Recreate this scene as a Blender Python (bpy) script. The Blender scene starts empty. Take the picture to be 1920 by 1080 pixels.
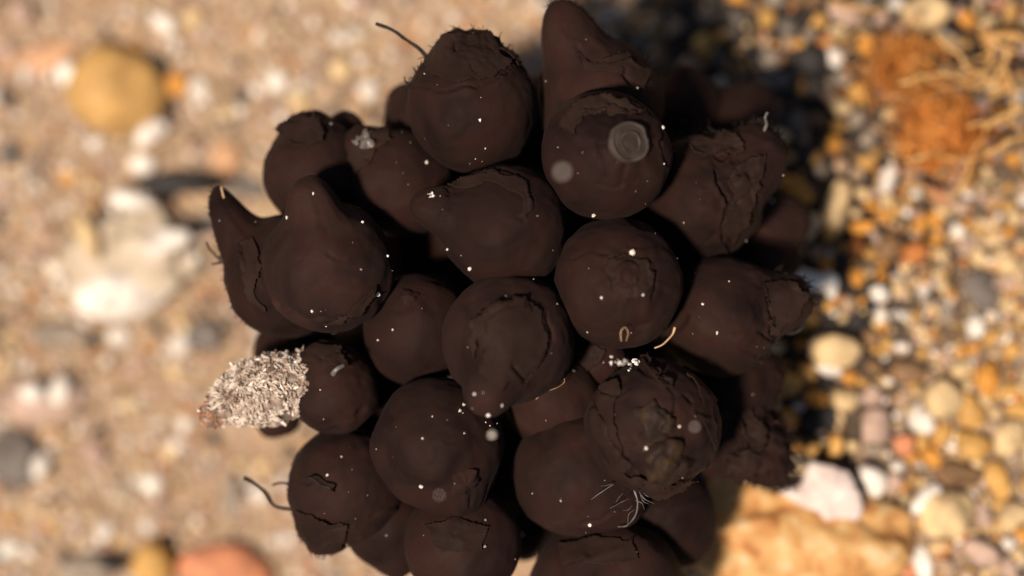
import bpy, math, random
import numpy as np
from mathutils import Vector, Matrix
from mathutils.bvhtree import BVHTree

# 1 Blender unit = 1 cm.  A ball of cuttlefish eggs lies on the seabed, seen from straight above.
random.seed(7)
rng = np.random.default_rng(7)
sc = bpy.context.scene
sc.unit_settings.system = 'METRIC'
sc.unit_settings.scale_length = 0.01

# ------------------------------------------------------------------ camera
FOCUS_Z = 5.3            # height of the plane in focus
DIST = 30.0              # camera above that plane
H = FOCUS_Z + DIST
K = 1920 / 11.2          # photograph pixels per cm in the plane in focus
cam_d = bpy.data.cameras.new('camera')
cam_d.sensor_width = 36.0
cam_d.lens = 36.0 * DIST / 11.2
cam_d.clip_start = 0.5
cam_d.clip_end = 2000
cam_d.dof.use_dof = True
cam_d.dof.focus_distance = DIST
cam_d.dof.aperture_fstop = 0.0964 / 1.4
cam = bpy.data.objects.new('camera', cam_d)
cam.location = (0, 0, H)
sc.collection.objects.link(cam)
sc.camera = cam

# ------------------------------------------------------------------ sky, sun, exposure
TO_SUN = Vector((-0.31, -0.21, 0.925)).normalized()
sun_d = bpy.data.lights.new('sun', 'SUN')
sun_d.energy = 5.0
sun_d.angle = math.radians(6.0)
sun_d.color = (1.0, 0.86, 0.725)
sun = bpy.data.objects.new('sun', sun_d)
sun.rotation_euler = TO_SUN.to_track_quat('Z', 'Y').to_euler()
sun.location = TO_SUN * 60
sc.collection.objects.link(sun)
w = bpy.data.worlds.new('World')
sc.world = w
w.use_nodes = True
nt = w.node_tree
sky = nt.nodes.new('ShaderNodeTexSky')
sky.sky_type = 'NISHITA'
sky.sun_disc = False
sky.sun_elevation = math.asin(TO_SUN.z)
sky.sun_rotation = math.atan2(TO_SUN.x, TO_SUN.y)
nt.nodes['Background'].inputs[1].default_value = 0.05
nt.links.new(sky.outputs[0], nt.nodes['Background'].inputs[0])
sc.view_settings.view_transform = 'Standard'
sc.view_settings.look = 'None'
sc.view_settings.exposure = 0.25
sc.view_settings.gamma = 1.0
sc.view_settings.use_curve_mapping = False
sc.render.engine = 'CYCLES'
sc.cycles.use_denoising = True
sc.cycles.max_bounces = 6

# ------------------------------------------------------------------ helpers
def P(u, v, z):
    """point at height z that the photograph shows at pixel (u, v)"""
    s = (H - z) / DIST / K
    return Vector(((u - 960) * s, -(v - 540) * s, z))

def px2cm(n, z):
    return n * (H - z) / DIST / K

def lin(r, g, b):
    f = lambda c: (c / 255 / 12.92) if c <= 10 else ((c / 255 + 0.055) / 1.055) ** 2.4
    return (f(r), f(g), f(b))

def _hash(ix, iy, iz):
    n = (ix * 374761393 + iy * 668265263 + iz * 2147483647 * 3 + 1274126177) & 0x7fffffff
    n = ((n ^ (n >> 13)) * 1274126177) & 0x7fffffff
    n = ((n ^ (n >> 15)) * 2246822519) & 0x7fffffff
    return ((n ^ (n >> 16)) & 0xffff) / 65535.0 * 2 - 1

def vnoise(p):
    """value noise, p (N,3) -> (-1..1)"""
    i = np.floor(p).astype(np.int64)
    f = p - i
    f = f * f * f * (f * (f * 6 - 15) + 10)
    out = 0
    for dx in (0, 1):
        for dy in (0, 1):
            for dz in (0, 1):
                wt = (f[:, 0] if dx else 1 - f[:, 0]) * (f[:, 1] if dy else 1 - f[:, 1]) * (f[:, 2] if dz else 1 - f[:, 2])
                out = out + wt * _hash(i[:, 0] + dx, i[:, 1] + dy, i[:, 2] + dz)
    return out

def fbm(p, octs=4, gain=0.5):
    a, s, o = 1.0, 1.0, 0
    for k in range(octs):
        o = o + a * vnoise(p * s + 17.3 * k)
        a *= gain
        s *= 2.03
    return o

_ico = {}
def ico(n):
    if n not in _ico:
        import bmesh
        bm = bmesh.new()
        bmesh.ops.create_icosphere(bm, subdivisions=n, radius=1.0)
        v = np.array([x.co[:] for x in bm.verts])
        f = np.array([[q.index for q in x.verts] for x in bm.faces])
        bm.free()
        v /= np.linalg.norm(v, axis=1)[:, None]
        _ico[n] = (v, f)
    return _ico[n]

def mesh_from(name, v, f, mat, smooth=True):
    me = bpy.data.meshes.new(name)
    v = np.asarray(v, dtype=np.float32)
    f = np.asarray(f, dtype=np.int32)
    k = f.shape[1]
    me.vertices.add(len(v))
    me.vertices.foreach_set('co', v.ravel())
    me.loops.add(f.size)
    me.loops.foreach_set('vertex_index', f.ravel())
    me.polygons.add(len(f))
    me.polygons.foreach_set('loop_start', np.arange(0, f.size, k, dtype=np.int32))
    me.polygons.foreach_set('loop_total', np.full(len(f), k, dtype=np.int32))
    me.polygons.foreach_set('use_smooth', np.full(len(f), smooth, dtype=bool))
    me.update(calc_edges=True)
    if mat:
        me.materials.append(mat)
    return me

def obj(name, me, parent=None, loc=None):
    o = bpy.data.objects.new(name, me)
    sc.collection.objects.link(o)
    if parent is not None:
        o.parent = parent
    if loc is not None:
        o.location = loc
    return o

def empty(name, loc):
    o = bpy.data.objects.new(name, None)
    o.empty_display_size = 0.2
    sc.collection.objects.link(o)
    o.location = loc
    return o

def tag(o, label=None, cat=None, group=None, kind=None):
    if label: o['label'] = label
    if cat: o['category'] = cat
    if group: o['group'] = group
    if kind: o['kind'] = kind
    return o

def tube(pts, r0, r1=None, sides=6, wob=0.0):
    """tapered tube through pts -> verts, quads"""
    pts = np.array([tuple(p) for p in pts], dtype=float)
    if r1 is None: r1 = r0
    # resample with Catmull-Rom
    n = len(pts)
    q = []
    ext = np.vstack([2 * pts[0] - pts[1], pts, 2 * pts[-1] - pts[-2]])
    for i in range(n - 1):
        p0, p1, p2, p3 = ext[i:i + 4]
        for t in np.linspace(0, 1, 7)[:-1]:
            q.append(0.5 * ((2 * p1) + (-p0 + p2) * t + (2 * p0 - 5 * p1 + 4 * p2 - p3) * t * t + (-p0 + 3 * p1 - 3 * p2 + p3) * t ** 3))
    q.append(pts[-1])
    q = np.array(q)
    if wob:
        q = q + wob * np.stack([vnoise(q * 6 + k * 31.7) for k in range(3)], 1)
    m = len(q)
    tan = np.gradient(q, axis=0)
    tan /= np.linalg.norm(tan, axis=1)[:, None] + 1e-9
    up = np.array([0.31, 0.22, 0.92])
    a = np.cross(tan, up); a /= np.linalg.norm(a, axis=1)[:, None] + 1e-9
    b = np.cross(tan, a)
    rad = np.linspace(r0, r1, m) * (1 + 0.25 * vnoise(q * 9))
    ang = np.arange(sides) / sides * 2 * math.pi
    v = q[:, None, :] + rad[:, None, None] * (np.cos(ang)[None, :, None] * a[:, None, :] + np.sin(ang)[None, :, None] * b[:, None, :])
    v = v.reshape(-1, 3)
    f = []
    for i in range(m - 1):
        for j in range(sides):
            f.append((i * sides + j, i * sides + (j + 1) % sides, (i + 1) * sides + (j + 1) % sides, (i + 1) * sides + j))
    v = np.vstack([v, q[:1], q[-1:]])
    c0, c1 = len(v) - 2, len(v) - 1
    for j in range(sides):
        f.append((c0, (j + 1) % sides, j, c0))
        f.append((c1, (m - 1) * sides + j, (m - 1) * sides + (j + 1) % sides, c1))
    tri = []
    for x in f:
        tri.append((x[0], x[1], x[2]))
        if x[3] != x[0]:
            tri.append((x[0], x[2], x[3]))
    return v, np.array(tri)

def join(parts):
    vs, fs, o = [], [], 0
    for v, f in parts:
        vs.append(v); fs.append(f + o); o += len(v)
    return np.vstack(vs), np.vstack(fs)

# ------------------------------------------------------------------ materials
def new_mat(name, rough=0.6, spec=0.2):
    m = bpy.data.materials.new(name)
    m.use_nodes = True
    b = m.node_tree.nodes['Principled BSDF']
    b.inputs['Roughness'].default_value = rough
    b.inputs['Specular IOR Level'].default_value = spec
    return m, m.node_tree, b

def noisy(name, stops, scale, rough=0.6, spec=0.2, bump=0.0, bscale=20, detail=5, distort=0.0, rand=True, bdist=0.02):
    """procedural colour: noise -> ramp of stops [(pos, linear rgb)], varied per object; optional fine bump"""
    m, t, b = new_mat(name, rough, spec)
    tc = t.nodes.new('ShaderNodeTexCoord')
    n = t.nodes.new('ShaderNodeTexNoise')
    n.inputs['Scale'].default_value = scale
    n.inputs['Detail'].default_value = detail
    n.inputs['Distortion'].default_value = distort
    src = tc.outputs['Object']
    if rand:
        oi = t.nodes.new('ShaderNodeObjectInfo')
        ml = t.nodes.new('ShaderNodeMath'); ml.operation = 'MULTIPLY'; ml.inputs[1].default_value = 40
        t.links.new(oi.outputs['Random'], ml.inputs[0])
        ad = t.nodes.new('ShaderNodeVectorMath'); ad.operation = 'ADD'
        t.links.new(src, ad.inputs[0]); t.links.new(ml.outputs[0], ad.inputs[1])
        src = ad.outputs[0]
    t.links.new(src, n.inputs['Vector'])
    r = t.nodes.new('ShaderNodeValToRGB')
    els = r.color_ramp.elements
    while len(els) < len(stops): els.new(0.5)
    for e, (p, c) in zip(els, stops):
        e.position = p; e.color = (*c, 1)
    t.links.new(n.outputs[0], r.inputs[0])
    t.links.new(r.outputs[0], b.inputs['Base Color'])
    if bump:
        n2 = t.nodes.new('ShaderNodeTexNoise')
        n2.inputs['Scale'].default_value = bscale
        n2.inputs['Detail'].default_value = 6
        t.links.new(src, n2.inputs['Vector'])
        bp = t.nodes.new('ShaderNodeBump')
        bp.inputs['Strength'].default_value = bump
        bp.inputs['Distance'].default_value = bdist
        t.links.new(n2.outputs[0], bp.inputs['Height'])
        t.links.new(bp.outputs[0], b.inputs['Normal'])
    return m

def ramp3(c, d=0.35):
    return [(0.3, tuple(x * (1 - d) for x in c)), (0.5, c), (0.72, tuple(min(0.85, x * (1 + d)) for x in c))]

M = {}
M['egg'] = noisy('egg_skin', [(0.28, (0.0125, 0.0068, 0.0060)), (0.45, (0.0205, 0.0112, 0.0092)), (0.57, (0.0262, 0.0120, 0.0094)), (0.72, (0.0285, 0.0175, 0.0130))],
                 1.5, rough=0.55, spec=0.02, bump=0.5, bscale=5, detail=8, distort=0.7, bdist=0.03)
M['egg'].node_tree.nodes['Principled BSDF'].inputs['Diffuse Roughness'].default_value = 0.0
M['egg'].node_tree.nodes['Principled BSDF'].inputs['Sheen Weight'].default_value = 0.008
def vary(mat, lo, hi):
    t_ = mat.node_tree; b_ = t_.nodes['Principled BSDF']
    src = b_.inputs['Base Color'].links[0].from_socket
    oi = t_.nodes.new('ShaderNodeObjectInfo')
    mr_ = t_.nodes.new('ShaderNodeMapRange'); mr_.inputs[3].default_value = lo; mr_.inputs[4].default_value = hi
    t_.links.new(oi.outputs['Random'], mr_.inputs[0])
    mx = t_.nodes.new('ShaderNodeMix'); mx.data_type = 'RGBA'; mx.blend_type = 'MULTIPLY'; mx.inputs[0].default_value = 1
    t_.links.new(src, mx.inputs[6]); t_.links.new(mr_.outputs[0], mx.inputs[7])
    t_.links.new(mx.outputs[2], b_.inputs['Base Color'])
vary(M['egg'], 0.78, 1.12)
M['membrane'] = noisy('torn_membrane', [(0.3, (0.0165, 0.0092, 0.0075)), (0.6, (0.0265, 0.0155, 0.0118)), (0.8, (0.0330, 0.0210, 0.0155))],
                      2.0, rough=0.55, spec=0.03, bump=0.3, bscale=9, bdist=0.02)
M['membrane'].node_tree.nodes['Principled BSDF'].inputs['Diffuse Roughness'].default_value = 0.35
M['tip'] = noisy('milky_tip', [(0.3, (0.032, 0.024, 0.019)), (0.55, (0.058, 0.045, 0.036)), (0.8, (0.095, 0.077, 0.062))],
                 5.0, rough=0.5, spec=0.10, bump=0.4, bscale=9)
M['dark_tip'] = noisy('dull_tip', [(0.3, (0.028, 0.020, 0.016)), (0.6, (0.052, 0.040, 0.032))], 5.0, rough=0.5, spec=0.08, bump=0.4, bscale=9)
M['amber_tip'] = noisy('amber_tip', [(0.3, (0.014, 0.0085, 0.0065)), (0.5, (0.024, 0.0155, 0.011)), (0.7, (0.050, 0.027, 0.013))], 6.0, rough=0.5, spec=0.05, bump=0.4, bscale=10)
M['jelly'] = noisy('clear_jelly', [(0.35, (0.10, 0.085, 0.072)), (0.6, (0.20, 0.17, 0.14)), (0.8, (0.42, 0.38, 0.33))],
                   9.0, rough=0.12, spec=0.9, bump=0.9, bscale=16)
M['thread'] = noisy('dark_thread', [(0.3, (0.010, 0.008, 0.008)), (0.7, (0.03, 0.022, 0.018))], 8, rough=0.6, spec=0.1)
M['amber_fibre'] = noisy('amber_fibre', [(0.3, (0.30, 0.16, 0.07)), (0.7, (0.55, 0.38, 0.22))], 8, rough=0.4, spec=0.4)
M['pale_fibre'] = noisy('pale_fibre', [(0.3, (0.06, 0.053, 0.05)), (0.7, (0.17, 0.155, 0.145))], 8, rough=0.4, spec=0.4)
M['white_speck'] = noisy('white_speck', [(0.3, (0.55, 0.45, 0.36)), (0.7, (0.80, 0.74, 0.68))], 10, rough=0.4, spec=0.4)
M['glint'] = noisy('shell_sand', [(0.3, (0.55, 0.48, 0.40)), (0.6, (0.8, 0.76, 0.72))], 12, rough=0.15, spec=0.8)

def attr_mat(name, rough=0.5, spec=0.3, bump=0.3):
    m, t, b = new_mat(name, rough, spec)
    a = t.nodes.new('ShaderNodeAttribute'); a.attribute_name = 'grain'
    n = t.nodes.new('ShaderNodeTexNoise'); n.inputs['Scale'].default_value = 14
    tc = t.nodes.new('ShaderNodeTexCoord'); t.links.new(tc.outputs['Object'], n.inputs['Vector'])
    mr = t.nodes.new('ShaderNodeMapRange'); mr.inputs[3].default_value = 0.75; mr.inputs[4].default_value = 1.25
    t.links.new(n.outputs[0], mr.inputs[0])
    mx = t.nodes.new('ShaderNodeMix'); mx.data_type = 'RGBA'; mx.blend_type = 'MULTIPLY'; mx.inputs[0].default_value = 1
    t.links.new(a.outputs['Color'], mx.inputs[6]); t.links.new(mr.outputs[0], mx.inputs[7])
    t.links.new(mx.outputs[2], b.inputs['Base Color'])
    return m
M['grain'] = attr_mat('sand_grain')

PAL = {   # real-surface colours, linear
    'white':  (0.70, 0.625, 0.535),
    'cream':  (0.58, 0.415, 0.215),
    'tan':    (0.365, 0.248, 0.155),
    'pinkish': (0.415, 0.285, 0.215),
    'ochre':  (0.50, 0.28, 0.080),
    'amber':  (0.55, 0.245, 0.045),
    'orange': (0.46, 0.165, 0.045),
    'salmon': (0.50, 0.20, 0.100),
    'red':    (0.36, 0.15, 0.085),
    'brown':  (0.20, 0.115, 0.055),
    'peach':  (0.48, 0.27, 0.145),
    'straw':  (0.44, 0.255, 0.085),
    'grey':   (0.26, 0.21, 0.158),
    'slate':  (0.138, 0.115, 0.095),
    'dark':   (0.030, 0.027, 0.025),
}
for k_, c_ in PAL.items():
    M['st_' + k_] = noisy('stone_' + k_, ramp3(c_, 0.38), 3.2, rough=0.6, spec=0.18, bump=0.5, bscale=7, detail=7, distort=0.5)
M['crusted'] = noisy('lichen_rock', [(0.33, (0.34, 0.13, 0.04)), (0.44, (0.50, 0.25, 0.085)), (0.57, (0.58, 0.35, 0.135)), (0.70, (0.68, 0.52, 0.33))],
                     3.2, rough=0.65, spec=0.2, bump=0.6, bscale=4, detail=8, distort=0.5, bdist=0.08)
M['shellrock'] = noisy('worn_shell', [(0.30, (0.20, 0.16, 0.115)), (0.45, (0.42, 0.33, 0.23)), (0.58, (0.50, 0.41, 0.30)), (0.74, (0.64, 0.55, 0.43))],
                       1.5, rough=0.5, spec=0.3, bump=0.6, bscale=5, detail=6, distort=0.5)
M['weed'] = noisy('orange_weed', [(0.3, (0.36, 0.11, 0.02)), (0.5, (0.54, 0.20, 0.04)), (0.72, (0.62, 0.31, 0.09))], 2.5, rough=0.6, spec=0.2, bump=0.8, bscale=7)
M['weed_strand'] = noisy('straw_strand', [(0.3, (0.42, 0.21, 0.06)), (0.7, (0.58, 0.36, 0.14))], 3, rough=0.5, spec=0.25)

# ------------------------------------------------------------------ seabed
def ss(a, b, x):
    t = np.clip((x - a) / (b - a), 0, 1)
    return t * t * (3 - 2 * t)

def ground(x, y):
    """height of the seabed: low sand on the left, a gravel bank rising to the lower right"""
    x = np.asarray(x, float); y = np.asarray(y, float)
    bank = ss(-0.5, 4.0, x)
    h = bank * (1.80 - 0.17 * np.clip(y, -5, 5)) - 0.5 * (1 - bank)
    h = h + 2.3 * np.exp(-((x + 0.2) ** 2 + y ** 2) / 2.9) * (1 - 0.6 * bank)      # the clump rests on a low heap
    p = np.stack([x * 0.7, y * 0.7, np.zeros_like(x)], -1).reshape(-1, 3)
    h = h + 0.10 * fbm(p, 3).reshape(x.shape)
    return h

def gz(x, y):
    return float(ground(np.array([x]), np.array([y]))[0])

def on_ground(u, v, lift=0.0):
    z = 1.0
    for _ in range(4):
        p = P(u, v, z)
        z = gz(p.x, p.y) + lift
    return P(u, v, z)

gx = np.concatenate([np.linspace(-120, -12, 12)[:-1], np.linspace(-12, 12, 161), np.linspace(12, 120, 12)[1:]])
gy = np.concatenate([np.linspace(-120, -9, 12)[:-1], np.linspace(-9, 9, 121), np.linspace(9, 120, 12)[1:]])
X, Y = np.meshgrid(gx, gy)
Z = ground(X, Y)
nv = X.size
idx = np.arange(nv).reshape(X.shape)
F = np.stack([idx[:-1, :-1], idx[:-1, 1:], idx[1:, 1:], idx[1:, :-1]], -1).reshape(-1, 4)
# fine sand; right side turns to dark grit, with shade between pebbles painted in
m, t, b = new_mat('seabed_sand', 0.75, 0.15)
tc = t.nodes.new('ShaderNodeTexCoord')
n1 = t.nodes.new('ShaderNodeTexNoise'); n1.inputs['Scale'].default_value = 7; n1.inputs['Detail'].default_value = 8
r1 = t.nodes.new('ShaderNodeValToRGB')
for i, (p_, c_) in enumerate([(0.30, (0.20, 0.135, 0.085)), (0.5, (0.36, 0.245, 0.152)), (0.70, (0.46, 0.34, 0.23))]):
    if i > 1: r1.color_ramp.elements.new(0.6)
    r1.color_ramp.elements[i].position = p_; r1.color_ramp.elements[i].color = (*c_, 1)
n2 = t.nodes.new('ShaderNodeTexNoise'); n2.inputs['Scale'].default_value = 5; n2.inputs['Detail'].default_value = 6
r2 = t.nodes.new('ShaderNodeValToRGB')
r2.color_ramp.elements[0].color = (0.018, 0.015, 0.013, 1); r2.color_ramp.elements[0].position = 0.4
r2.color_ramp.elements[1].color = (0.060, 0.043, 0.030, 1); r2.color_ramp.elements[1].position = 0.75
n3 = t.nodes.new('ShaderNodeTexNoise'); n3.inputs['Scale'].default_value = 1.2
sx = t.nodes.new('ShaderNodeSeparateXYZ')
add = t.nodes.new('ShaderNodeMath'); add.operation = 'MULTIPLY_ADD'; add.inputs[1].default_value = 1.6
mr = t.nodes.new('ShaderNodeMapRange'); mr.inputs[1].default_value = 1.9; mr.inputs[2].default_value = 2.7
mix = t.nodes.new('ShaderNodeMix'); mix.data_type = 'RGBA'
L_ = t.links.new
for n_ in (n1, n2, n3): L_(tc.outputs['Object'], n_.inputs['Vector'])
L_(tc.outputs['Object'], sx.inputs[0]); L_(n1.outputs[0], r1.inputs[0]); L_(n2.outputs[0], r2.inputs[0])
L_(n3.outputs[0], add.inputs[0]); L_(sx.outputs[0], add.inputs[2]); L_(add.outputs[0], mr.inputs[0])
mr2 = t.nodes.new('ShaderNodeMapRange'); mr2.inputs[1].default_value = 5.3; mr2.inputs[2].default_value = 7.4; mr2.inputs[3].default_value = 1.0; mr2.inputs[4].default_value = 0.35
xy = t.nodes.new('ShaderNodeMath'); xy.operation = 'MULTIPLY_ADD'; xy.inputs[1].default_value = -0.55
L_(sx.outputs[1], xy.inputs[0]); L_(add.outputs[0], xy.inputs[2]); L_(xy.outputs[0], mr2.inputs[0])
mm = t.nodes.new('ShaderNodeMath'); mm.operation = 'MULTIPLY'
L_(mr.outputs[0], mm.inputs[0]); L_(mr2.outputs[0], mm.inputs[1])
L_(mm.outputs[0], mix.inputs[0]); L_(r1.outputs[0], mix.inputs[6]); L_(r2.outputs[0], mix.inputs[7]); L_(mix.outputs[2], b.inputs['Base Color'])
bp = t.nodes.new('ShaderNodeBump'); bp.inputs['Strength'].default_value = 0.7; bp.inputs['Distance'].default_value = 0.06
nb = t.nodes.new('ShaderNodeTexNoise'); nb.inputs['Scale'].default_value = 16
L_(tc.outputs['Object'], nb.inputs['Vector']); L_(nb.outputs[0], bp.inputs['Height']); L_(bp.outputs[0], b.inputs['Normal'])
seabed = obj('seabed', mesh_from('seabed', np.stack([X, Y, Z], -1).reshape(-1, 3), F, m))
tag(seabed, kind='structure')

# ------------------------------------------------------------------ eggs
EGGS = {}
ALLV, ALLF, ALLO = [], [], 0

def proj(v):
    s = DIST * K / (H - v[:, 2])
    return np.stack([960 + v[:, 0] * s, 540 - v[:, 1] * s], 1)

def seg_dist(q, pts):
    """distance (px) and side of points q to an open polyline"""
    best = np.full(len(q), 1e9); side = np.zeros(len(q))
    pts = np.array(pts, float)
    for a, c in zip(pts[:-1], pts[1:]):
        d = c - a
        tt = np.clip(((q - a) @ d) / (d @ d + 1e-9), 0, 1)
        r = q - (a + tt[:, None] * d)
        dd = np.hypot(r[:, 0], r[:, 1])
        m_ = dd < best
        best[m_] = dd[m_]
        side[m_] = np.sign(d[0] * r[m_, 1] - d[1] * r[m_, 0])
    return best, side

def egg(key, u, v, z, r, axis, label, L=0.5, wd=0.42, p=2.2, el=1.0, bend=(0, 0, 0), res=5, lump=0.035, rag=0.0,
        creases=(), wrinkle=0.008, tipcut=None):
    """one egg: round body with a nipple along axis (right, up, towards camera), one closed surface"""
    global ALLO
    c = np.array(P(u, v, z)); R = px2cm(r, z)
    a = np.array(axis, float); a /= np.linalg.norm(a)
    d, f = ico(res)
    cosT = np.clip(d @ a, -1, 1)
    th = np.arccos(cosT)
    nip = np.exp(-(th / wd) ** p)
    seed = np.array([u * 0.013, v * 0.017, z * 3.1])
    rad = 1 + L * nip + lump * fbm(d * 1.7 + seed, 3) + wrinkle * (1 - np.abs(fbm(d * 4.2 + seed * 2, 3))) * 0.6
    # fine wrinkles that run along the nipple's neck
    rad = rad + 0.020 * np.exp(-((th - wd * 1.1) / 0.35) ** 2) * fbm(np.stack([np.arctan2(d @ np.cross(a, [0.3, 0.5, 0.81]), d @ np.cross(np.cross(a, [0.3, 0.5, 0.81]), a)) * 3.5, th * 1.5, th * 0 + u], 1), 3)
    if tipcut:      # blunt tip
        rad = np.minimum(rad, tipcut / np.maximum(cosT, 0.2) * 1.0 + (cosT < 0.5) * 9)
    if rag:
        rg = np.exp(-(th / (wd * 1.9)) ** 2)
        rad = rad + 0.75 * rag * rg * (fbm(d * 4.5 + seed, 3, 0.55))
    loc = d * rad[:, None]
    loc = loc + (el - 1) * (loc @ a)[:, None] * a[None, :]
    ext = np.maximum(loc @ a - 0.75, 0)
    loc = loc + np.array(bend)[None, :] * (ext ** 1.6)[:, None]
    V = c + R * loc
    if creases:
        me = mesh_from('tmp', V, f, None)
        nr = np.empty(len(V) * 3, np.float32); me.vertices.foreach_get('normal', nr)
        nr = nr.reshape(-1, 3).astype(float)
        bpy.data.meshes.remove(me)
        front = ss(0.02, 0.25, nr[:, 2])
        q = proj(V)
        wv = np.stack([q[:, 0] * 0.04, q[:, 1] * 0.04, q[:, 0] * 0 + u], 1)
        q = q + 6.0 * np.stack([fbm(wv, 2), fbm(wv + 50, 2)], 1)
        for cr in creases:
            pts, wpx, dep, ridge = cr
            dd, sd = seg_dist(q, pts)
            mod = 0.75 + 0.5 * vnoise(np.stack([q[:, 0] * 0.05, q[:, 1] * 0.05, q[:, 0] * 0 + 3 * u], 1))
            disp = -dep * mod * np.exp(-(dd / wpx) ** 2)
            disp += ridge * mod * np.exp(-(dd / (wpx * 3.2)) ** 2) * ss(-0.5, 1.0, sd * np.minimum(dd / wpx, 1.0))
            V = V + nr * (disp * front)[:, None]
    base = Vector((c[0], c[1], float(V[:, 2].min())))
    root = empty('cuttlefish_egg', base)
    tag(root, label, 'egg', 'cuttlefish eggs clumped in one ball')
    me = mesh_from('egg_body', V - np.array(base), f, M['egg'])
    obj('egg_body', me, root)
    bvh = BVHTree.FromPolygons(V.tolist(), f.tolist())
    ALLV.append(V); ALLF.append(f + ALLO); ALLO += len(V)
    EGGS[key] = dict(root=root, base=np.array(base), bvh=bvh, c=c, R=R, V=V, f=f)
    return root

def part(key, name, v, f, mat, label=None, smooth=True, kind=None):
    e = EGGS[key]
    o = obj(name, mesh_from(name, v - e['base'], f, mat, smooth), e['root'])
    if label: o['label'] = label
    if kind: o['kind'] = kind
    return o

CAMP = Vector((0, 0, H))
def cast(bvh, u, v):
    d = (P(u, v, 0.0) - CAMP).normalized()
    hit = bvh.ray_cast(CAMP, d, 100)
    return hit[0], hit[1]

def inside(q, poly):
    x, y = q[:, 0], q[:, 1]
    r = np.zeros(len(q), bool)
    n = len(poly)
    for i in range(n):
        x1, y1 = poly[i]; x2, y2 = poly[(i + 1) % n]
        cnd = ((y1 > y) != (y2 > y)) & (x < (x2 - x1) * (y - y1) / (y2 - y1 + 1e-9) + x1)
        r ^= cnd
    return r

def flap(key, poly, lift=0.012, curl=0.03, mat='membrane', step=1.7, label=None, rough=7.0):
    """a torn patch of outer membrane lying on an egg, its edge curled up"""
    e = EGGS[key]
    poly = np.array(poly, float)
    u0, v0 = poly.min(0) - 8; u1, v1 = poly.max(0) + 8
    us = np.arange(u0, u1, step); vs = np.arange(v0, v1, step)
    U, W = np.meshgrid(us, vs)
    q = np.stack([U.ravel(), W.ravel()], 1)
    wv = np.stack([q[:, 0] * 0.06, q[:, 1] * 0.06, q[:, 0] * 0 + poly[0, 0]], 1)
    qq = q + rough * np.stack([fbm(wv * 0.6, 2, 0.45), fbm(wv * 0.6 + 31, 2, 0.45)], 1)
    ins = inside(qq, poly)
    dd, _ = seg_dist(qq, np.vstack([poly, poly[:1]]))
    cl = vnoise(wv * 0.6 + 9)
    ids = -np.ones(len(q), int); vv = []
    for i in np.nonzero(ins)[0]:
        h, nr = cast(e['bvh'], q[i, 0], q[i, 1])
        if h is None: continue
        ids[i] = len(vv)
        k = lift + curl * math.exp(-dd[i] / 7.0) * max(0.0, 0.55 + 0.9 * cl[i])
        vv.append(h + nr * k)
    ids = ids.reshape(U.shape)
    fs = []
    for i in range(U.shape[0] - 1):
        for j in range(U.shape[1] - 1):
            qd = (ids[i, j], ids[i + 1, j], ids[i + 1, j + 1], ids[i, j + 1])
            if min(qd) >= 0: fs.append(qd)
    if not fs: return
    o = part(key, 'membrane_flap', np.array([tuple(x) for x in vv]), np.array(fs), M[mat], label)
    md = o.modifiers.new('thickness', 'SOLIDIFY'); md.thickness = 0.014; md.offset = 1.0
    return o

def thread(key, pts, z, r=0.012, mat='thread', name='thread', wob=0.03, r1=None, label=None):
    w3 = [P(*q, z) if len(q) == 2 else P(*q) for q in pts]
    if mat == 'thread':
        V = EGGS[key]['V']
        j = int(np.argmin(((V - np.array(w3[-1])) ** 2).sum(1)))
        w3.append(Vector(V[j]) + (Vector(EGGS[key]['c']) - Vector(V[j])) * 0.06)
    v, f = tube(w3, r, r if r1 is None else r1, wob=wob)
    return part(key, name, v, f, M[mat], label)

def bristles(key, pts, n, ln, z, out, r=0.007):
    """short stiff hairs standing along a pixel polyline, one part"""
    pts = np.array(pts, float)
    e = EGGS[key]; V = e['V']; q = proj(V)
    cq = proj(e['c'][None])[0]
    ps = []
    for i in range(n):
        t_ = random.random() * (len(pts) - 1); k = int(t_); fr = t_ - k
        b_ = pts[k] * (1 - fr) + pts[k + 1] * fr
        # follow the ray from the egg's middle to its outline
        d_ = (b_ - cq) / np.linalg.norm(b_ - cq)
        rel = q - cq
        al = rel @ d_; off = np.abs(rel[:, 0] * d_[1] - rel[:, 1] * d_[0])
        al = np.where(off < 5, al, -1e9)
        j = int(np.argmax(al))
        root = V[j]
        an = math.atan2(out[1], out[0]) * 0.0 + math.atan2(d_[1], d_[0]) + random.gauss(0, 0.8)
        l_ = px2cm(ln, root[2]) * random.uniform(0.3, 1.2)
        d3 = np.array([math.cos(an), -math.sin(an), random.uniform(-0.2, 0.5)])
        m_ = root + 0.5 * l_ * d3
        an += random.gauss(0, 0.8)
        e_ = m_ + 0.5 * l_ * np.array([math.cos(an), -math.sin(an), random.uniform(-0.3, 0.3)])
        ps.append(tube([root - 0.03 * d3, root, m_, e_], r * random.uniform(0.6, 1.5), r * 0.4, sides=4))
    v, f = join(ps)
    part(key, 'bristles', v, f, M['thread'], kind='stuff')

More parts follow.
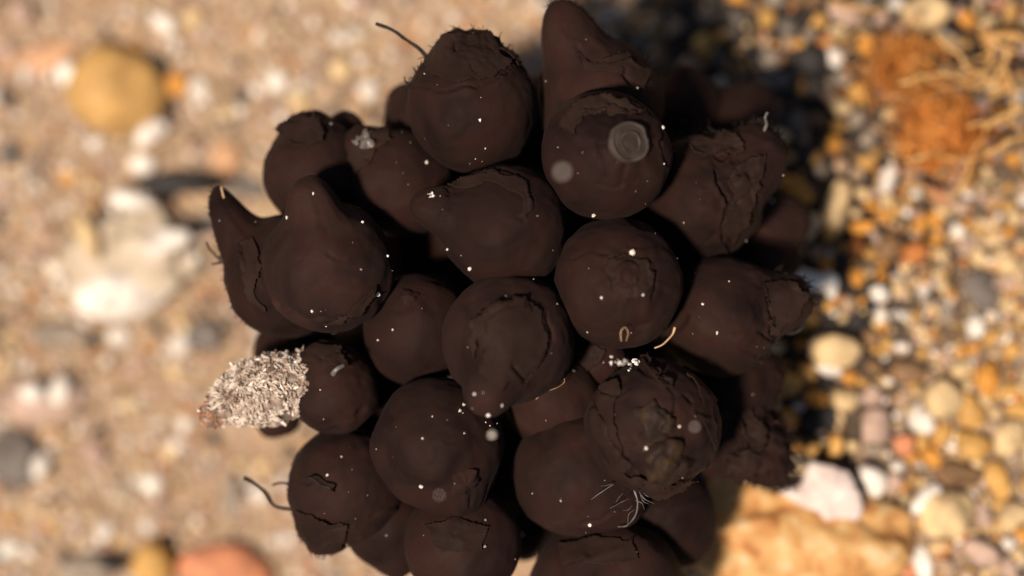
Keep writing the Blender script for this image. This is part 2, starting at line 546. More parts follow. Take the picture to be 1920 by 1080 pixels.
def dome(key, u, v, rpx, prof, mat, name='tip', label=None, lump=0.15):
    """lathed cap seated on the egg surface at a pixel; prof = [(radius 0..1, height in radii)]"""
    e = EGGS[key]
    h, nr = cast(e['bvh'], u, v)
    R = px2cm(rpx, h.z)
    q = nr.to_track_quat('Z', 'Y').to_matrix()
    n = 40
    vv, ff = [], []
    for (pr, ph) in prof:
        for j in range(n):
            a = 2 * math.pi * j / n
            vv.append((pr * math.cos(a), pr * math.sin(a), ph))
    vv = np.array(vv)
    wob = fbm(np.stack([vv[:, 0] * 2 + u, vv[:, 1] * 2, vv[:, 2] * 2 + v], 1), 3)
    vv[:, 2] += wob * lump * 0.5 * (vv[:, 2] > -0.2)
    vv[:, :2] *= (1 + lump * 0.5 * wob)[:, None]
    for i in range(len(prof) - 1):
        for j in range(n):
            ff.append((i * n + j, i * n + (j + 1) % n, (i + 1) * n + (j + 1) % n, (i + 1) * n + j))
    W_ = np.array(h) + R * (vv @ np.array(q).T)
    return part(key, name, W_, np.array(ff), M[mat], label)

# --- front layer
egg('top', 886, 202, 4.75, 121, (-0.05, 1, -0.25), 'topmost front egg with ragged torn crown and a black thread at upper left', L=0.20, wd=0.55, p=4, rag=0.10, res=6,
    creases=[([(775, 165), (840, 168), (900, 160), (945, 140), (968, 118)], 3.0, 0.035, 0.035), ([(880, 125), (895, 140), (905, 133)], 2.5, 0.03, 0.01), ([(858, 75), (850, 95), (872, 92)], 3, 0.05, 0.03)])
egg('horn', 1126, 190, 4.35, 118, (-0.46, 0.92, 0.24), 'egg with the tall blunt nipple rising at the top edge of the picture', L=0.78, wd=0.37, p=2.0, bend=(0.06, 0.02, 0.0), res=6, rag=0.03,
    creases=[([(1075, 80), (1090, 110), (1110, 122), (1160, 112), (1185, 110)], 3.0, 0.03, 0.025), ([(1165, 135), (1185, 160), (1200, 168)], 4, 0.05, 0.03), ([(1060, 65), (1095, 72), (1110, 60)], 3, 0.02, 0.02)])
egg('ring', 1136, 290, 5.25, 121, (0.34, 0.2, 1), 'egg facing up with a milky ring-shaped tip, right of the top eggs', L=0.10, wd=0.35, res=6,
    creases=[([(1045, 245), (1065, 212), (1090, 188), (1130, 180), (1180, 188), (1225, 222)], 3.2, 0.06, 0.03), ([(1075, 250), (1078, 225), (1100, 212), (1135, 218)], 3, 0.05, 0.03),
             ([(1125, 345), (1150, 352), (1172, 342), (1200, 345)], 2.5, 0.04, 0.02), ([(1232, 240), (1245, 275), (1252, 310)], 2.5, 0.03, 0.02), ([(1140, 235), (1128, 262), (1132, 300)], 6, 0.02, 0.02), ([(1100, 205), (1150, 200), (1200, 215)], 2.5, 0.03, 0.02)])
egg('centre', 946, 424, 5.15, 119, (-0.96, 0.24, 0.28), 'egg with a short nipple pointing left, right in the upper middle of the clump', L=0.55, wd=0.31, p=2.6, res=6,
    creases=[([(832, 350), (846, 372), (838, 395), (822, 405)], 2.6, 0.035, 0.02), ([(990, 360), (996, 385), (992, 405)], 2.6, 0.04, 0.02), ([(968, 405), (980, 412), (990, 400)], 2.6, 0.03, 0.02), ([(905, 322), (950, 318), (985, 340)], 2.5, 0.03, 0.02)])
egg('left', 615, 500, 5.0, 122, (-0.20, 0.90, 0.40), 'large smooth egg at left, its broad neck reaching up', L=0.42, wd=0.34, p=2.8, bend=(-0.05, 0.1, 0), res=6,
    creases=[([(500, 470), (505, 435), (515, 455)], 3, 0.03, 0.02), ([(520, 565), (545, 585), (600, 600), (650, 590)], 3, 0.035, 0.03), ([(618, 478), (630, 486), (640, 484)], 2.5, 0.02, 0.01), ([(555, 495), (565, 480)], 3, 0.02, 0.01)])
egg('band', 952, 635, 5.35, 124, (-0.26, -0.72, 0.75), 'front egg with a squarish torn membrane patch and nipple drooping downward', L=0.52, wd=0.36, p=2.4, res=6,
    creases=[([(885, 600), (915, 578), (985, 556), (990, 575)], 3.2, 0.06, 0.03), ([(1028, 590), (1032, 640), (1020, 670), (1008, 690)], 3.0, 0.05, 0.03), ([(960, 692), (980, 715), (1000, 700)], 3.5, 0.05, 0.03), ([(905, 650), (900, 690)], 3.2, 0.05, 0.02)])
egg('bull', 1160, 532, 5.2, 121, (0.18, 0.13, 1), 'round egg with concentric creases at its centre, middle right of clump', L=0.10, wd=0.36, res=6, lump=0.045,
    creases=[([(1142, 486), (1136, 505), (1140, 525), (1150, 545)], 2.6, 0.045, 0.03), ([(1226, 508), (1222, 535), (1218, 556)], 2.8, 0.06, 0.03), ([(1160, 490), (1185, 480), (1215, 490)], 2.6, 0.025, 0.02),
             ([(1165, 515), (1178, 503), (1195, 512), (1195, 530), (1178, 536), (1165, 525)], 2.6, 0.03, 0.015), ([(1195, 610), (1220, 604)], 2.5, 0.03, 0.01), ([(1180, 460), (1215, 465)], 3, 0.02, 0.02), ([(1070, 480), (1110, 475), (1140, 480)], 2.5, 0.02, 0.02)])
egg('shaggy', 1226, 798, 5.25, 126, (0.18, -0.4, 0.95), 'wrinkled egg with peeling skin and amber tip, lower right of clump', L=0.22, wd=0.34, res=6, lump=0.05,
    creases=[([(1112, 745), (1128, 775), (1140, 812), (1160, 842), (1190, 882), (1240, 905)], 3.4, 0.07, 0.045), ([(1212, 662), (1235, 705), (1268, 740), (1262, 770), (1263, 800)], 3.2, 0.06, 0.05),
             ([(1130, 735), (1155, 745), (1172, 735)], 3, 0.05, 0.03), ([(1198, 805), (1200, 835), (1196, 870), (1206, 895), (1240, 905), (1290, 885)], 3, 0.05, 0.03), ([(1288, 742), (1296, 752)], 3.5, 0.06, 0.0), ([(1310, 765), (1322, 780)], 3, 0.03, 0.03),
             ([(1175, 825), (1190, 832), (1200, 828)], 2.6, 0.04, 0.02), ([(1180, 850), (1198, 858)], 2.6, 0.04, 0.02), ([(1230, 760), (1255, 790), (1240, 815), (1262, 825), (1280, 832)], 3, 0.03, 0.03), ([(1160, 680), (1200, 690), (1235, 720)], 3, 0.03, 0.03)])
egg('low', 822, 832, 5.0, 124, (0.38, -0.92, 0.05), 'large smooth egg at lower middle under the drooping nipple', L=0.22, wd=0.42, res=6,
    creases=[([(880, 905), (884, 925), (878, 942)], 3, 0.05, 0.02), ([(838, 828), (865, 826)], 2.4, 0.03, 0.01), ([(742, 850), (748, 842)], 2.6, 0.03, 0.0), ([(735, 870), (760, 890), (775, 900)], 2.6, 0.02, 0.01)])
# --- second layer
egg('shade', 786, 618, 4.45, 106, (-0.2, 0.75, 0.6), 'half shaded egg between the large smooth left egg and the torn-patch egg', L=0.10, wd=0.42, creases=[([(735, 580), (760, 585), (775, 575)], 3, 0.03, 0.02)])
egg('under', 1035, 745, 4.45, 92, (0.6, -0.5, 0.3), 'egg tucked beneath the drooping nipple, a pale fibre lying on it', L=0.2, creases=[([(985, 760), (1030, 750), (1060, 735)], 3, 0.03, 0.02)])
egg('spike', 1348, 592, 4.4, 114, (0.96, 0.22, 0.18), 'egg at right with nipple pointing right, its tip fringed with bristles', L=0.56, wd=0.40, p=2.4, rag=0.10, res=6,
    creases=[([(1432, 540), (1444, 575), (1440, 610), (1450, 628)], 3, 0.04, 0.03), ([(1385, 630), (1420, 625), (1445, 640)], 3, 0.03, 0.03), ([(1395, 655), (1415, 668)], 3, 0.03, 0.02)])
egg('crease', 1316, 370, 4.25, 116, (0.82, 0.60, 0.22), 'egg at upper right with deep vertical creases and a broad ragged nipple', L=0.56, wd=0.50, p=2.8, rag=0.10, res=6,
    creases=[([(1338, 320), (1350, 350), (1362, 385), (1352, 425), (1358, 455), (1372, 480)], 3.4, 0.07, 0.05), ([(1372, 300), (1380, 325), (1392, 335)], 3, 0.05, 0.03), ([(1385, 330), (1398, 326), (1405, 338)], 4, 0.06, 0.02),
             ([(1330, 450), (1345, 440), (1360, 452)], 3, 0.05, 0.03), ([(1370, 380), (1385, 370), (1400, 365)], 3, 0.04, 0.03), ([(1320, 300), (1335, 290), (1350, 300), (1365, 290)], 3, 0.04, 0.02), ([(1420, 280), (1435, 275), (1440, 285)], 3, 0.04, 0.02)])
egg('lobed', 592, 325, 4.05, 98, (-0.12, 0.96, 0.1), 'dark egg at upper left with a lobed top standing against the sand', L=0.22, wd=0.5, p=3, rag=0.06)
egg('knob', 672, 330, 3.7, 78, (-0.28, 1.0, 0.0), 'shadowed egg whose black rounded knob shows between two upper left eggs', L=0.62, wd=0.4, p=2.6)
egg('glassy', 752, 345, 4.15, 100, (-0.76, 0.72, 0.25), 'egg with a glassy glistening tip, below and left of the topmost front egg', L=0.38, wd=0.42, rag=0.05,
    creases=[([(705, 250), (708, 270), (700, 285)], 3, 0.05, 0.03), ([(690, 305), (720, 315)], 3, 0.03, 0.02)])
egg('hook', 540, 518, 4.35, 116, (-0.80, 0.60, 0.1), 'leftmost egg with a curved horn-like nipple beside the sand', L=0.62, wd=0.30, p=2.3, bend=(0.12, 0.50, 0), res=6,
    creases=[([(430, 440), (432, 465)], 4, 0.05, 0.02), ([(452, 455), (458, 490), (455, 510)], 4, 0.05, 0.03), ([(480, 480), (490, 540), (520, 600)], 3, 0.03, 0.02)])
egg('snail', 628, 735, 4.55, 82, (-0.25, 0.72, 0.3), 'small dark egg right beside the grit-coated egg', L=0.25, wd=0.5, lump=0.06,
    creases=[([(575, 665), (600, 675), (640, 660)], 3, 0.04, 0.03), ([(600, 800), (650, 790), (680, 770)], 3, 0.03, 0.02)])
egg('corner', 648, 908, 4.3, 108, (-0.42, -0.88, 0.1), 'egg at lower left with two black threads reaching over the sand', L=0.30, wd=0.42, rag=0.06, res=6,
    creases=[([(548, 898), (590, 900), (620, 918)], 2.6, 0.04, 0.02), ([(600, 980), (630, 990), (660, 985)], 3, 0.03, 0.02), ([(690, 970), (730, 955), (750, 940)], 3, 0.03, 0.03)])
egg('bottom', 868, 1020, 4.65, 110, (0.1, -0.5, 0.5), 'egg at the bottom edge below the large smooth lower-middle egg', L=0.15, creases=[([(800, 970), (850, 965), (890, 975)], 3, 0.02, 0.02), ([(850, 1000), (870, 1010)], 3, 0.02, 0.01)])
egg('wide', 1086, 886, 4.5, 124, (0.5, -0.4, 0.2), 'egg with pale feathery strands on it, left of the wrinkled peeling egg', L=0.15, res=6, creases=[([(1090, 985), (1130, 975), (1170, 950)], 3, 0.03, 0.02)])
egg('floor', 1138, 1118, 4.3, 150, (0.2, 0.4, 0.5), 'wide egg cut by the bottom edge of the picture', L=0.12, creases=[([(1080, 1035), (1100, 1045), (1120, 1035)], 3.4, 0.04, 0.02)])
egg('rags', 1366, 800, 3.75, 92, (0.72, -0.62, 0.1), 'dark tattered egg behind the wrinkled peeling egg, its rags over the gravel', L=0.5, wd=0.55, rag=0.30, lump=0.10, res=6)
egg('gutter', 1240, 962, 3.8, 102, (0.55, -0.6, 0.1), 'shadowed egg by the big ochre rock at lower right', L=0.12, lump=0.05)
egg('wedge', 728, 980, 4.0, 84, (0.2, -0.8, 0.2), 'egg wedged between the two-thread egg and the bottom egg', L=0.25)
egg('smear', 1118, 672, 4.35, 62, (0.3, 0.4, 0.6), 'small egg in the gap between the torn-patch egg and the wrinkled egg', L=0.2, lump=0.07, rag=0.05)
# --- back layer at the rim, plus filler eggs added to keep the gaps dark
egg('far_top', 1290, 218, 3.0, 80, (-0.1, 0.9, 0.1), 'out of focus dark egg against the gravel at upper right', L=0.2)
egg('far_top2', 1362, 250, 2.9, 86, (0.5, 0.6, 0.0), 'blurred reddish brown egg behind the deep-creased upper right egg', L=0.35)
egg('far_right', 1428, 430, 2.9, 78, (0.8, 0.3, 0.0), 'blurred dark egg at the right rim beside amber gravel', L=0.22, wd=0.6)
egg('far_right2', 1422, 480, 3.0, 72, (0.7, -0.1, 0.0), 'shadowed egg above the bristle-tipped right egg', L=0.15)
egg('far_left', 556, 668, 3.4, 82, (-0.3, 0.6, 0.0), 'black shadowed egg above the grit-coated egg', L=0.1)
egg('far_left2', 520, 775, 3.2, 46, (-0.3, -0.5, 0.0), 'small black egg showing below the grit-coated egg', L=0.1)
egg('behind_top', 800, 235, 3.5, 78, (-0.6, 0.6, 0.0), 'dark egg hidden behind the left side of the topmost front egg', L=0.2)
egg('gap_a', 800, 440, 3.2, 110, (-0.2, 0.5, 0.3), 'filler egg added to darken the gap left of the short-nippled middle egg', L=0.1)
egg('gap_b', 1010, 250, 3.0, 105, (0.2, 0.6, 0.3), 'filler egg added to darken the gap between the topmost egg and the ring-tipped egg', L=0.1)
egg('gap_c', 1050, 560, 3.6, 95, (0.0, 0.5, 0.5), 'filler egg added to darken the deep gap between torn-patch egg and concentric-crease egg', L=0.1)
egg('gap_d', 950, 870, 3.4, 110, (0.0, -0.5, 0.4), 'filler egg added to darken the gap below the egg with the pale fibre', L=0.1)
egg('gap_e', 700, 690, 3.2, 100, (-0.2, 0.2, 0.4), 'filler egg added to darken the gap right of the small egg beside the grit-coated one', L=0.1)
egg('gap_f', 1280, 500, 3.2, 95, (0.3, 0.2, 0.4), 'filler egg added to darken the gap above the bristle-tipped right egg', L=0.1)
egg('gap_g', 1368, 716, 3.8, 92, (0.7, 0.1, 0.1), 'egg in the shadow between the bristle-tipped egg and the tattered egg', L=0.12, rag=0.12)

egg('gap_l', 705, 800, 3.3, 80, (-0.2, 0.2, 0.4), 'filler egg added to darken the gap left of the large smooth lower-middle egg', L=0.1)
egg('gap_m', 1215, 425, 3.5, 84, (0.1, 0.3, 0.4), 'filler egg added to darken the gap between ring-tipped and deep-creased eggs', L=0.1)
egg('gap_n', 855, 548, 3.4, 80, (0.0, 0.3, 0.4), 'filler egg added to darken the gap above the half shaded egg', L=0.1)
egg('gap_h', 1078, 405, 3.6, 92, (0.1, 0.3, 0.5), 'filler egg added to darken the gap under the ring-tipped egg', L=0.1)
egg('gap_i', 975, 965, 3.3, 84, (0.1, -0.4, 0.4), 'filler egg added to darken the gap left of the feathery-strand egg', L=0.1)
egg('gap_j', 1170, 665, 3.0, 100, (0.1, 0.4, 0.4), 'filler egg added to darken the gap under the glassy glint grains', L=0.1)
egg('gap_k', 880, 350, 2.9, 95, (-0.1, 0.4, 0.3), 'filler egg added to darken the gap below the topmost front egg', L=0.1)

ALL = BVHTree.FromPolygons(np.vstack(ALLV).tolist(), np.vstack(ALLF).tolist())

# --- torn membrane, tips, hairs
flap('top', [(790, 100), (830, 66), (915, 62), (932, 92), (962, 112), (945, 132), (900, 150), (850, 156), (805, 148)], 0.008, 0.02)
flap('top', [(925, 88), (940, 92), (985, 102), (990, 110), (965, 122)], 0.02, 0.05)
flap('band', [(884, 604), (914, 584), (984, 560), (1016, 590), (1028, 640), (1018, 668), (1004, 688), (985, 716), (958, 712), (930, 738), (905, 700), (908, 655), (888, 632)], 0.014, 0.035)
flap('band', [(886, 600), (915, 576), (980, 556), (985, 578), (940, 590), (915, 602), (918, 622), (900, 640), (893, 690), (884, 640)], 0.026, 0.04)
flap('shaggy', [(1112, 750), (1135, 718), (1165, 715), (1172, 735), (1150, 770), (1160, 830), (1188, 880), (1150, 870), (1115, 820)], 0.012, 0.04)
flap('shaggy', [(1205, 668), (1222, 672), (1245, 712), (1268, 715), (1262, 738), (1235, 720), (1212, 690)], 0.015, 0.05)
flap('shaggy', [(1172, 880), (1230, 908), (1300, 890), (1330, 862), (1325, 890), (1290, 912), (1245, 935), (1215, 925), (1180, 900)], 0.015, 0.06)
flap('shaggy', [(1290, 700), (1330, 745), (1345, 800), (1335, 850), (1320, 800), (1310, 750)], 0.01, 0.03)
flap('ring', [(1050, 240), (1070, 200), (1110, 182), (1175, 188), (1215, 212), (1180, 222), (1130, 212), (1095, 215), (1080, 250)], 0.010, 0.04)
flap('left', [(600, 606), (645, 592), (680, 555), (702, 535), (705, 550), (680, 585), (640, 608)], 0.010, 0.03, label='lighter fold along the lower edge')
flap('centre', [(840, 352), (870, 330), (930, 322), (985, 340), (1000, 380), (990, 410), (968, 412), (975, 370), (930, 345), (880, 350)], 0.006, 0.02)
flap('crease', [(1362, 330), (1400, 300), (1440, 290), (1425, 340), (1405, 400), (1375, 460), (1360, 430), (1372, 385)], 0.010, 0.05)
flap('crease', [(1280, 262), (1330, 255), (1390, 262), (1400, 285), (1350, 300), (1300, 290)], 0.010, 0.06)
flap('spike', [(1430, 530), (1480, 530), (1505, 550), (1500, 590), (1455, 622), (1440, 600)], 0.012, 0.05)
flap('hook', [(445, 450), (475, 440), (490, 480), (480, 540), (500, 585), (470, 570), (450, 520)], 0.01, 0.03)
flap('corner', [(560, 950), (620, 975), (650, 985), (640, 1020), (600, 1030), (575, 1000)], 0.01, 0.05)
flap('rags', [(1390, 740), (1435, 800), (1440, 830), (1405, 840), (1380, 800)], 0.02, 0.08)
flap('rags', [(1355, 850), (1400, 845), (1425, 860), (1400, 905), (1365, 890)], 0.02, 0.08)
flap('bull', [(1140, 490), (1175, 482), (1215, 492), (1228, 520), (1216, 552), (1180, 560), (1150, 545), (1136, 515)], 0.006, 0.018)
flap('horn', [(1070, 85), (1110, 118), (1180, 105), (1215, 140), (1205, 172), (1160, 140), (1100, 135)], 0.008, 0.03)
flap('glassy', [(662, 262), (690, 246), (735, 246), (740, 268), (705, 285), (690, 310), (665, 330), (655, 300)], 0.010, 0.05)
flap('smear', [(1080, 660), (1110, 650), (1140, 655), (1130, 685), (1095, 700)], 0.01, 0.05)
flap('snail', [(555, 655), (600, 642), (640, 652), (650, 690), (610, 690), (570, 680)], 0.01, 0.04)
flap('lobed', [(530, 240), (565, 222), (600, 230), (605, 270), (560, 285), (530, 270)], 0.01, 0.05)
flap('floor', [(1040, 1020), (1110, 1010), (1180, 1015), (1200, 1050), (1120, 1060), (1060, 1055)], 0.006, 0.02)
flap('bottom', [(790, 990), (850, 975), (910, 985), (900, 1030), (830, 1040)], 0.006, 0.02)

dome('ring', 1180, 266, 40, [(0, 0.16), (0.12, 0.17), (0.3, 0.12), (0.5, 0.07), (0.72, 0.07), (0.85, 0.06), (0.95, 0.02), (1.0, -0.1)], 'dark_tip', label='milky disc-shaped tip', lump=0.08)
dome('ring', 1180, 266, 41, [(0.80, 0.0), (0.82, 0.12), (0.88, 0.17), (0.95, 0.14), (1.0, 0.02), (0.98, -0.2)], 'tip', name='tip_ring', label='pale rim of the tip', lump=0.10)
dome('ring', 1181, 267, 22, [(0.80, 0.1), (0.83, 0.28), (0.90, 0.33), (0.97, 0.28), (1.0, 0.1)], 'tip', name='tip_ring', lump=0.15)
dome('ring', 1186, 276, 7, [(0, 0.5), (0.4, 0.45), (0.75, 0.25), (1.0, -0.1)], 'jelly', name='glint_bead', lump=0.6)  # small pale bead added as a bright glint on the tip
dome('bull', 1180, 516, 26, [(0, 0.16), (0.3, 0.12), (0.5, 0.06), (0.7, 0.10), (0.85, 0.12), (1.0, 0.0), (1.05, -0.2)], 'egg')
dome('shaggy', 1250, 868, 44, [(0, 0.55), (0.2, 0.52), (0.36, 0.40), (0.46, 0.24), (0.6, 0.20), (0.78, 0.22), (0.92, 0.10), (1.02, -0.15)], 'amber_tip', label='dull amber tip', lump=0.35)
flap('shaggy', [(1190, 770), (1230, 755), (1258, 785), (1250, 830), (1215, 835), (1195, 810)], 0.012, 0.04, mat='amber_tip')
dome('glassy', 683, 262, 20, [(0, 0.5), (0.4, 0.45), (0.75, 0.25), (1.0, -0.1)], 'jelly', name='glassy_tip', label='glistening clear jelly on the nipple tip', lump=0.9)
dome('shade', 766, 556, 17, [(0, 0.5), (0.4, 0.45), (0.75, 0.25), (1.0, -0.1)], 'egg', lump=0.4)
dome('low', 872, 905, 30, [(0, 0.3), (0.4, 0.27), (0.75, 0.14), (1.0, -0.1)], 'egg', lump=0.4)

thread('top', [(705, 42), (722, 50), (740, 60), (760, 74), (786, 92)], 4.75, 0.020, r1=0.024)
bristles('top', [(764, 170), (768, 120), (785, 85), (815, 66)], 16, 16, 4.8, (-0.8, -0.6))
bristles('top', [(930, 82), (960, 100), (990, 112)], 14, 15, 4.8, (0.4, -0.9))
bristles('top', [(815, 66), (860, 58), (915, 62)], 14, 10, 4.7, (0, -1))
bristles('horn', [(1030, 20), (1050, 14), (1085, 25), (1110, 60), (1150, 90), (1190, 115), (1225, 150)], 34, 11, 4.3, (0.6, -0.8), r=0.006)
bristles('spike', [(1440, 515), (1470, 525), (1505, 545), (1512, 570), (1490, 600), (1450, 630)], 30, 18, 4.5, (0.9, -0.2))
thread('spike', [(1462, 618, 4.5), (1478, 626, 4.5), (1494, 622, 4.5), (1506, 612, 4.5)], 4.5, 0.016, r1=0.03, wob=0.01)
bristles('spike', [(1435, 645), (1430, 690)], 10, 14, 4.4, (1, 0.2))
bristles('rags', [(1435, 780), (1442, 825), (1420, 850), (1425, 880), (1395, 910), (1350, 900)], 40, 20, 3.8, (0.9, 0.5), r=0.010)
bristles('hook', [(415, 372), (402, 400), (404, 440), (415, 500), (425, 560), (470, 610)], 34, 9, 4.5, (-1, 0.1), r=0.006)
thread('hook', [(388, 450), (396, 470), (406, 486), (414, 478)], 4.3, 0.013)
thread('hook', [(412, 488), (405, 494), (396, 496)], 4.3, 0.011)
thread('hook', [(414, 352), (415, 362), (418, 374)], 4.6, 0.012, mat='amber_fibre')
bristles('crease', [(1280, 262), (1340, 252), (1400, 255), (1450, 245), (1475, 268)], 46, 16, 4.5, (0.2, -1), r=0.007)
bristles('crease', [(1280, 310), (1320, 295), (1370, 300)], 40, 24, 5.0, (0.25, -1), r=0.006)
thread('crease', [(1434, 245, 4.6), (1440, 232, 4.65), (1437, 220, 4.7), (1441, 208, 4.7)], 4.6, 0.015, mat='pale_fibre')
bristles('lobed', [(500, 330), (520, 260), (550, 228), (590, 222)], 12, 8, 4.2, (-0.7, -0.7), r=0.005)
thread('lobed', [(527, 244), (533, 245), (542, 246)], 4.2, 0.008)
thread('corner', [(460, 898), (482, 910), (502, 930), (518, 950), (545, 957), (566, 964)], 4.3, 0.020, r1=0.026)
thread('corner', [(514, 912), (530, 908), (550, 906, 4.5), (580, 898, 4.95), (602, 906, 5.05), (620, 916, 5.1)], 4.3, 0.014)
bristles('corner', [(535, 860), (545, 920), (565, 980), (580, 1030), (630, 1035)], 24, 10, 4.2, (-0.9, 0.4), r=0.006)
thread('wedge', [(738, 1062), (755, 1070), (775, 1068)], 4.1, 0.016, r1=0.026)
thread('under', [(1004, 748, 5.05), (1014, 740, 5.15), (1030, 733, 5.2), (1046, 727, 5.15), (1058, 718, 5.1), (1059, 711, 5.15)], 5.1, 0.0065, mat='amber_fibre', r1=0.004, name='fibre', wob=0.008, label='thin amber fibre')
thread('bull', [(1165, 640, 5.88), (1164, 622, 5.92), (1172, 614, 5.9), (1178, 624, 5.88), (1174, 640, 5.85)], 5.9, 0.0065, mat='amber_fibre', r1=0.004, name='fibre', wob=0.006, label='curled amber fibre')
thread('bull', [(1228, 652, 5.5), (1240, 646, 5.52), (1252, 636, 5.55), (1262, 626, 5.55), (1266, 614, 5.55)], 5.5, 0.008, mat='amber_fibre', r1=0.014, name='fibre', wob=0.01, label='amber fibre in the gap below')

# --- feathery hydroid strands on the 'wide' egg
hyd = empty('hydroid', P(1150, 915, 5.1))
tag(hyd, 'pale feathery hydroid strands just below the wrinkled peeling egg', 'hydroid')
def hstrand(pts, r, name='strand'):
    v, f = tube([P(*q) for q in pts], r, r * 0.5, sides=5, wob=0.01)
    obj(name, mesh_from(name, v - np.array(hyd.location), f, M['pale_fibre']), hyd)
hstrand([(1150, 908, 5.30), (1130, 922, 5.32), (1108, 938, 5.28)], 0.008)
hstrand([(1190, 920, 5.25), (1196, 945, 5.25), (1190, 968, 5.15), (1175, 986, 5.0), (1160, 988, 5.0)], 0.012)
for q in ((1180, 935, 1148, 956), (1186, 948, 1163, 961), (1168, 924, 1150, 944), (1190, 957, 1172, 981), (1192, 940, 1215, 952), (1152, 905, 1121, 915)):
    j_ = lambda k: random.uniform(-k, k)
    hstrand([(q[0], q[1], 5.25), ((q[0] + q[2]) / 2 + j_(5), (q[1] + q[3]) / 2 + j_(6), 5.28), (q[2] + j_(6), q[3] + j_(5), 5.18)], random.uniform(0.0035, 0.007))
for q in ((1196, 918, 1226, 944), (1202, 914, 1226, 934), (1200, 925, 1216, 945)):
    hstrand([(q[0], q[1], 5.3), ((q[0] + q[2]) / 2 - 3, (q[1] + q[3]) / 2 + 4, 5.35), (q[2], q[3], 5.3)], 0.008)

# --- grit-coated egg
def crusted_egg():
    c = np.array(P(508, 730, 4.6)); R = px2cm(70, 4.6)
    d, f = ico(5)
    a = np.array([-0.84, -0.54, 0.0]); a /= np.linalg.norm(a)
    th = np.arccos(np.clip(d @ a, -1, 1))
    rad = 1 + 0.35 * np.exp(-(th / 0.40) ** 2.2) + 0.09 * fbm(d * 3 + 4.4, 4)
    V = d * rad[:, None]
    b2 = np.array([0.94, 0.34, 0])      # a little longer than wide
    V = V + 0.62 * (V @ b2)[:, None] * b2[None, :]
    V[:, 1] *= 0.86
    V = c + R * V
    base = np.array([c[0], c[1], V[:, 2].min()])
    root = empty('encrusted_egg', base)
    tag(root, 'pale grit-coated egg with ruddy pointed tip at the left rim of the clump', 'egg', 'cuttlefish eggs clumped in one ball')
    core = noisy('crust_core', [(0.3, (0.07, 0.05, 0.038)), (0.5, (0.20, 0.15, 0.115)), (0.7, (0.40, 0.31, 0.24))], 9, rough=0.7, spec=0.1, bump=0.9, bscale=10)
    obj('egg_body', mesh_from('egg_body', V - base, f, core), root)
    bv, bf = ico(1)
    me = mesh_from('t', V, f, None); nr = np.empty(len(V) * 3, np.float32); me.vertices.foreach_get('normal', nr); nr = nr.reshape(-1, 3); bpy.data.meshes.remove(me)
    sets = {'pale': [], 'ruddy': []}
    k = rng.choice(len(V), 4200)
    for i in k:
        if nr[i, 2] < -0.25: continue
        tt = (V[i] - c) @ a / R
        nm = 'ruddy' if tt > 1.50 + 0.14 * rng.normal() else 'pale'
        if nm == 'pale' and vnoise((V[i] * 7)[None, :])[0] < -0.42: continue
        s = 0.011 + 0.020 * rng.random() ** 1.5
        sx_ = s * rng.uniform(1.0, 2.6)
        if nm == 'ruddy': s *= 0.6; sx_ = s * 1.6
        q = Matrix.Rotation(rng.uniform(0, 6.28), 3, 'Z')
        n_ = Vector(nr[i] + 0.55 * rng.normal(size=3)); n_.normalize()
        rot = np.array(n_.to_track_quat('Z', 'Y').to_matrix() @ q)
        vv = bv * np.array([sx_, s * 0.75, s * 0.9]) * (1 + 0.25 * rng.normal(size=(len(bv), 1)))
        sets[nm].append((vv @ rot.T + V[i] + nr[i] * s * 0.5 - base, bf))
    pale = noisy('pale_grit', [(0.32, (0.20, 0.13, 0.09)), (0.45, (0.38, 0.29, 0.22)), (0.62, (0.58, 0.49, 0.40))], 7, rough=0.35, spec=0.5, detail=3)
    rud = noisy('ruddy_grit', [(0.3, (0.16, 0.055, 0.03)), (0.6, (0.40, 0.19, 0.10))], 9, rough=0.5, spec=0.2)
    v, f2 = join(sets['pale']); tag(obj('grit_crust', mesh_from('grit_crust', v, f2, pale, False), root), kind='stuff')
    v, f2 = join(sets['ruddy']); o = obj('grit_crust', mesh_from('grit_crust', v, f2, rud, False), root); tag(o, label='ruddy grit at the pointed tip', kind='stuff')
    for pts in ([(392, 784), (380, 777), (370, 768)], [(440, 690), (431, 679)], [(528, 790), (537, 798)]):
        v, f3 = tube([P(q[0], q[1], 4.7) for q in pts], 0.02, 0.014, sides=5)
        obj('grit_rod', mesh_from('grit_rod', v - base, f3, M['white_speck']), root)
crusted_egg()
wp = obj('shell_fragment', None)
bpy.data.objects.remove(wp)
v, f = tube([P(624, 702, 5.38), P(632, 692, 5.42), P(645, 685, 5.38)], 0.032, 0.026, sides=8)
tag(obj('shell_fragment', mesh_from('shell_fragment', v - np.array(P(632, 692, 5.4)), f, M['pale_fibre']), loc=P(632, 692, 5.4)),
    'short pale curved sliver on the small dark egg beside the grit-coated egg', 'fragment')
# clumps of pale grains; the first stands in for a glassy glint
def clump(u, v, n, spread, name, label, size=(0.012, 0.03)):
    h, nr = cast(ALL, u, v)
    loc = np.array(h)
    bv, bf = ico(1); ps = []
    for i in range(n):
        uu, vv_ = u + spread[0] * rng.normal() * 0.5, v + spread[1] * rng.normal() * 0.5
        hh, n2_ = cast(ALL, uu, vv_)
        if hh is None: continue
        s = size[0] * 0.5 + (size[1] - size[0] * 0.5) * rng.random() ** 2
        ps.append((bv * s * (1 + 0.3 * rng.normal(size=(len(bv), 3))) + np.array(hh + n2_ * s * 0.4) - loc, bf))
    vv, ff = join(ps)
    o = tag(obj(name, mesh_from(name, vv, ff, M['glint'], False), loc=loc), label, 'shell sand')
clump(1172, 680, 40, (26, 12), 'shell_sand', 'pale grains standing in for a glassy glint above the wrinkled peeling egg')
clump(905, 762, 11, (40, 42), 'shell_sand', 'white grains sprinkled on the drooping nipple', (0.012, 0.022))
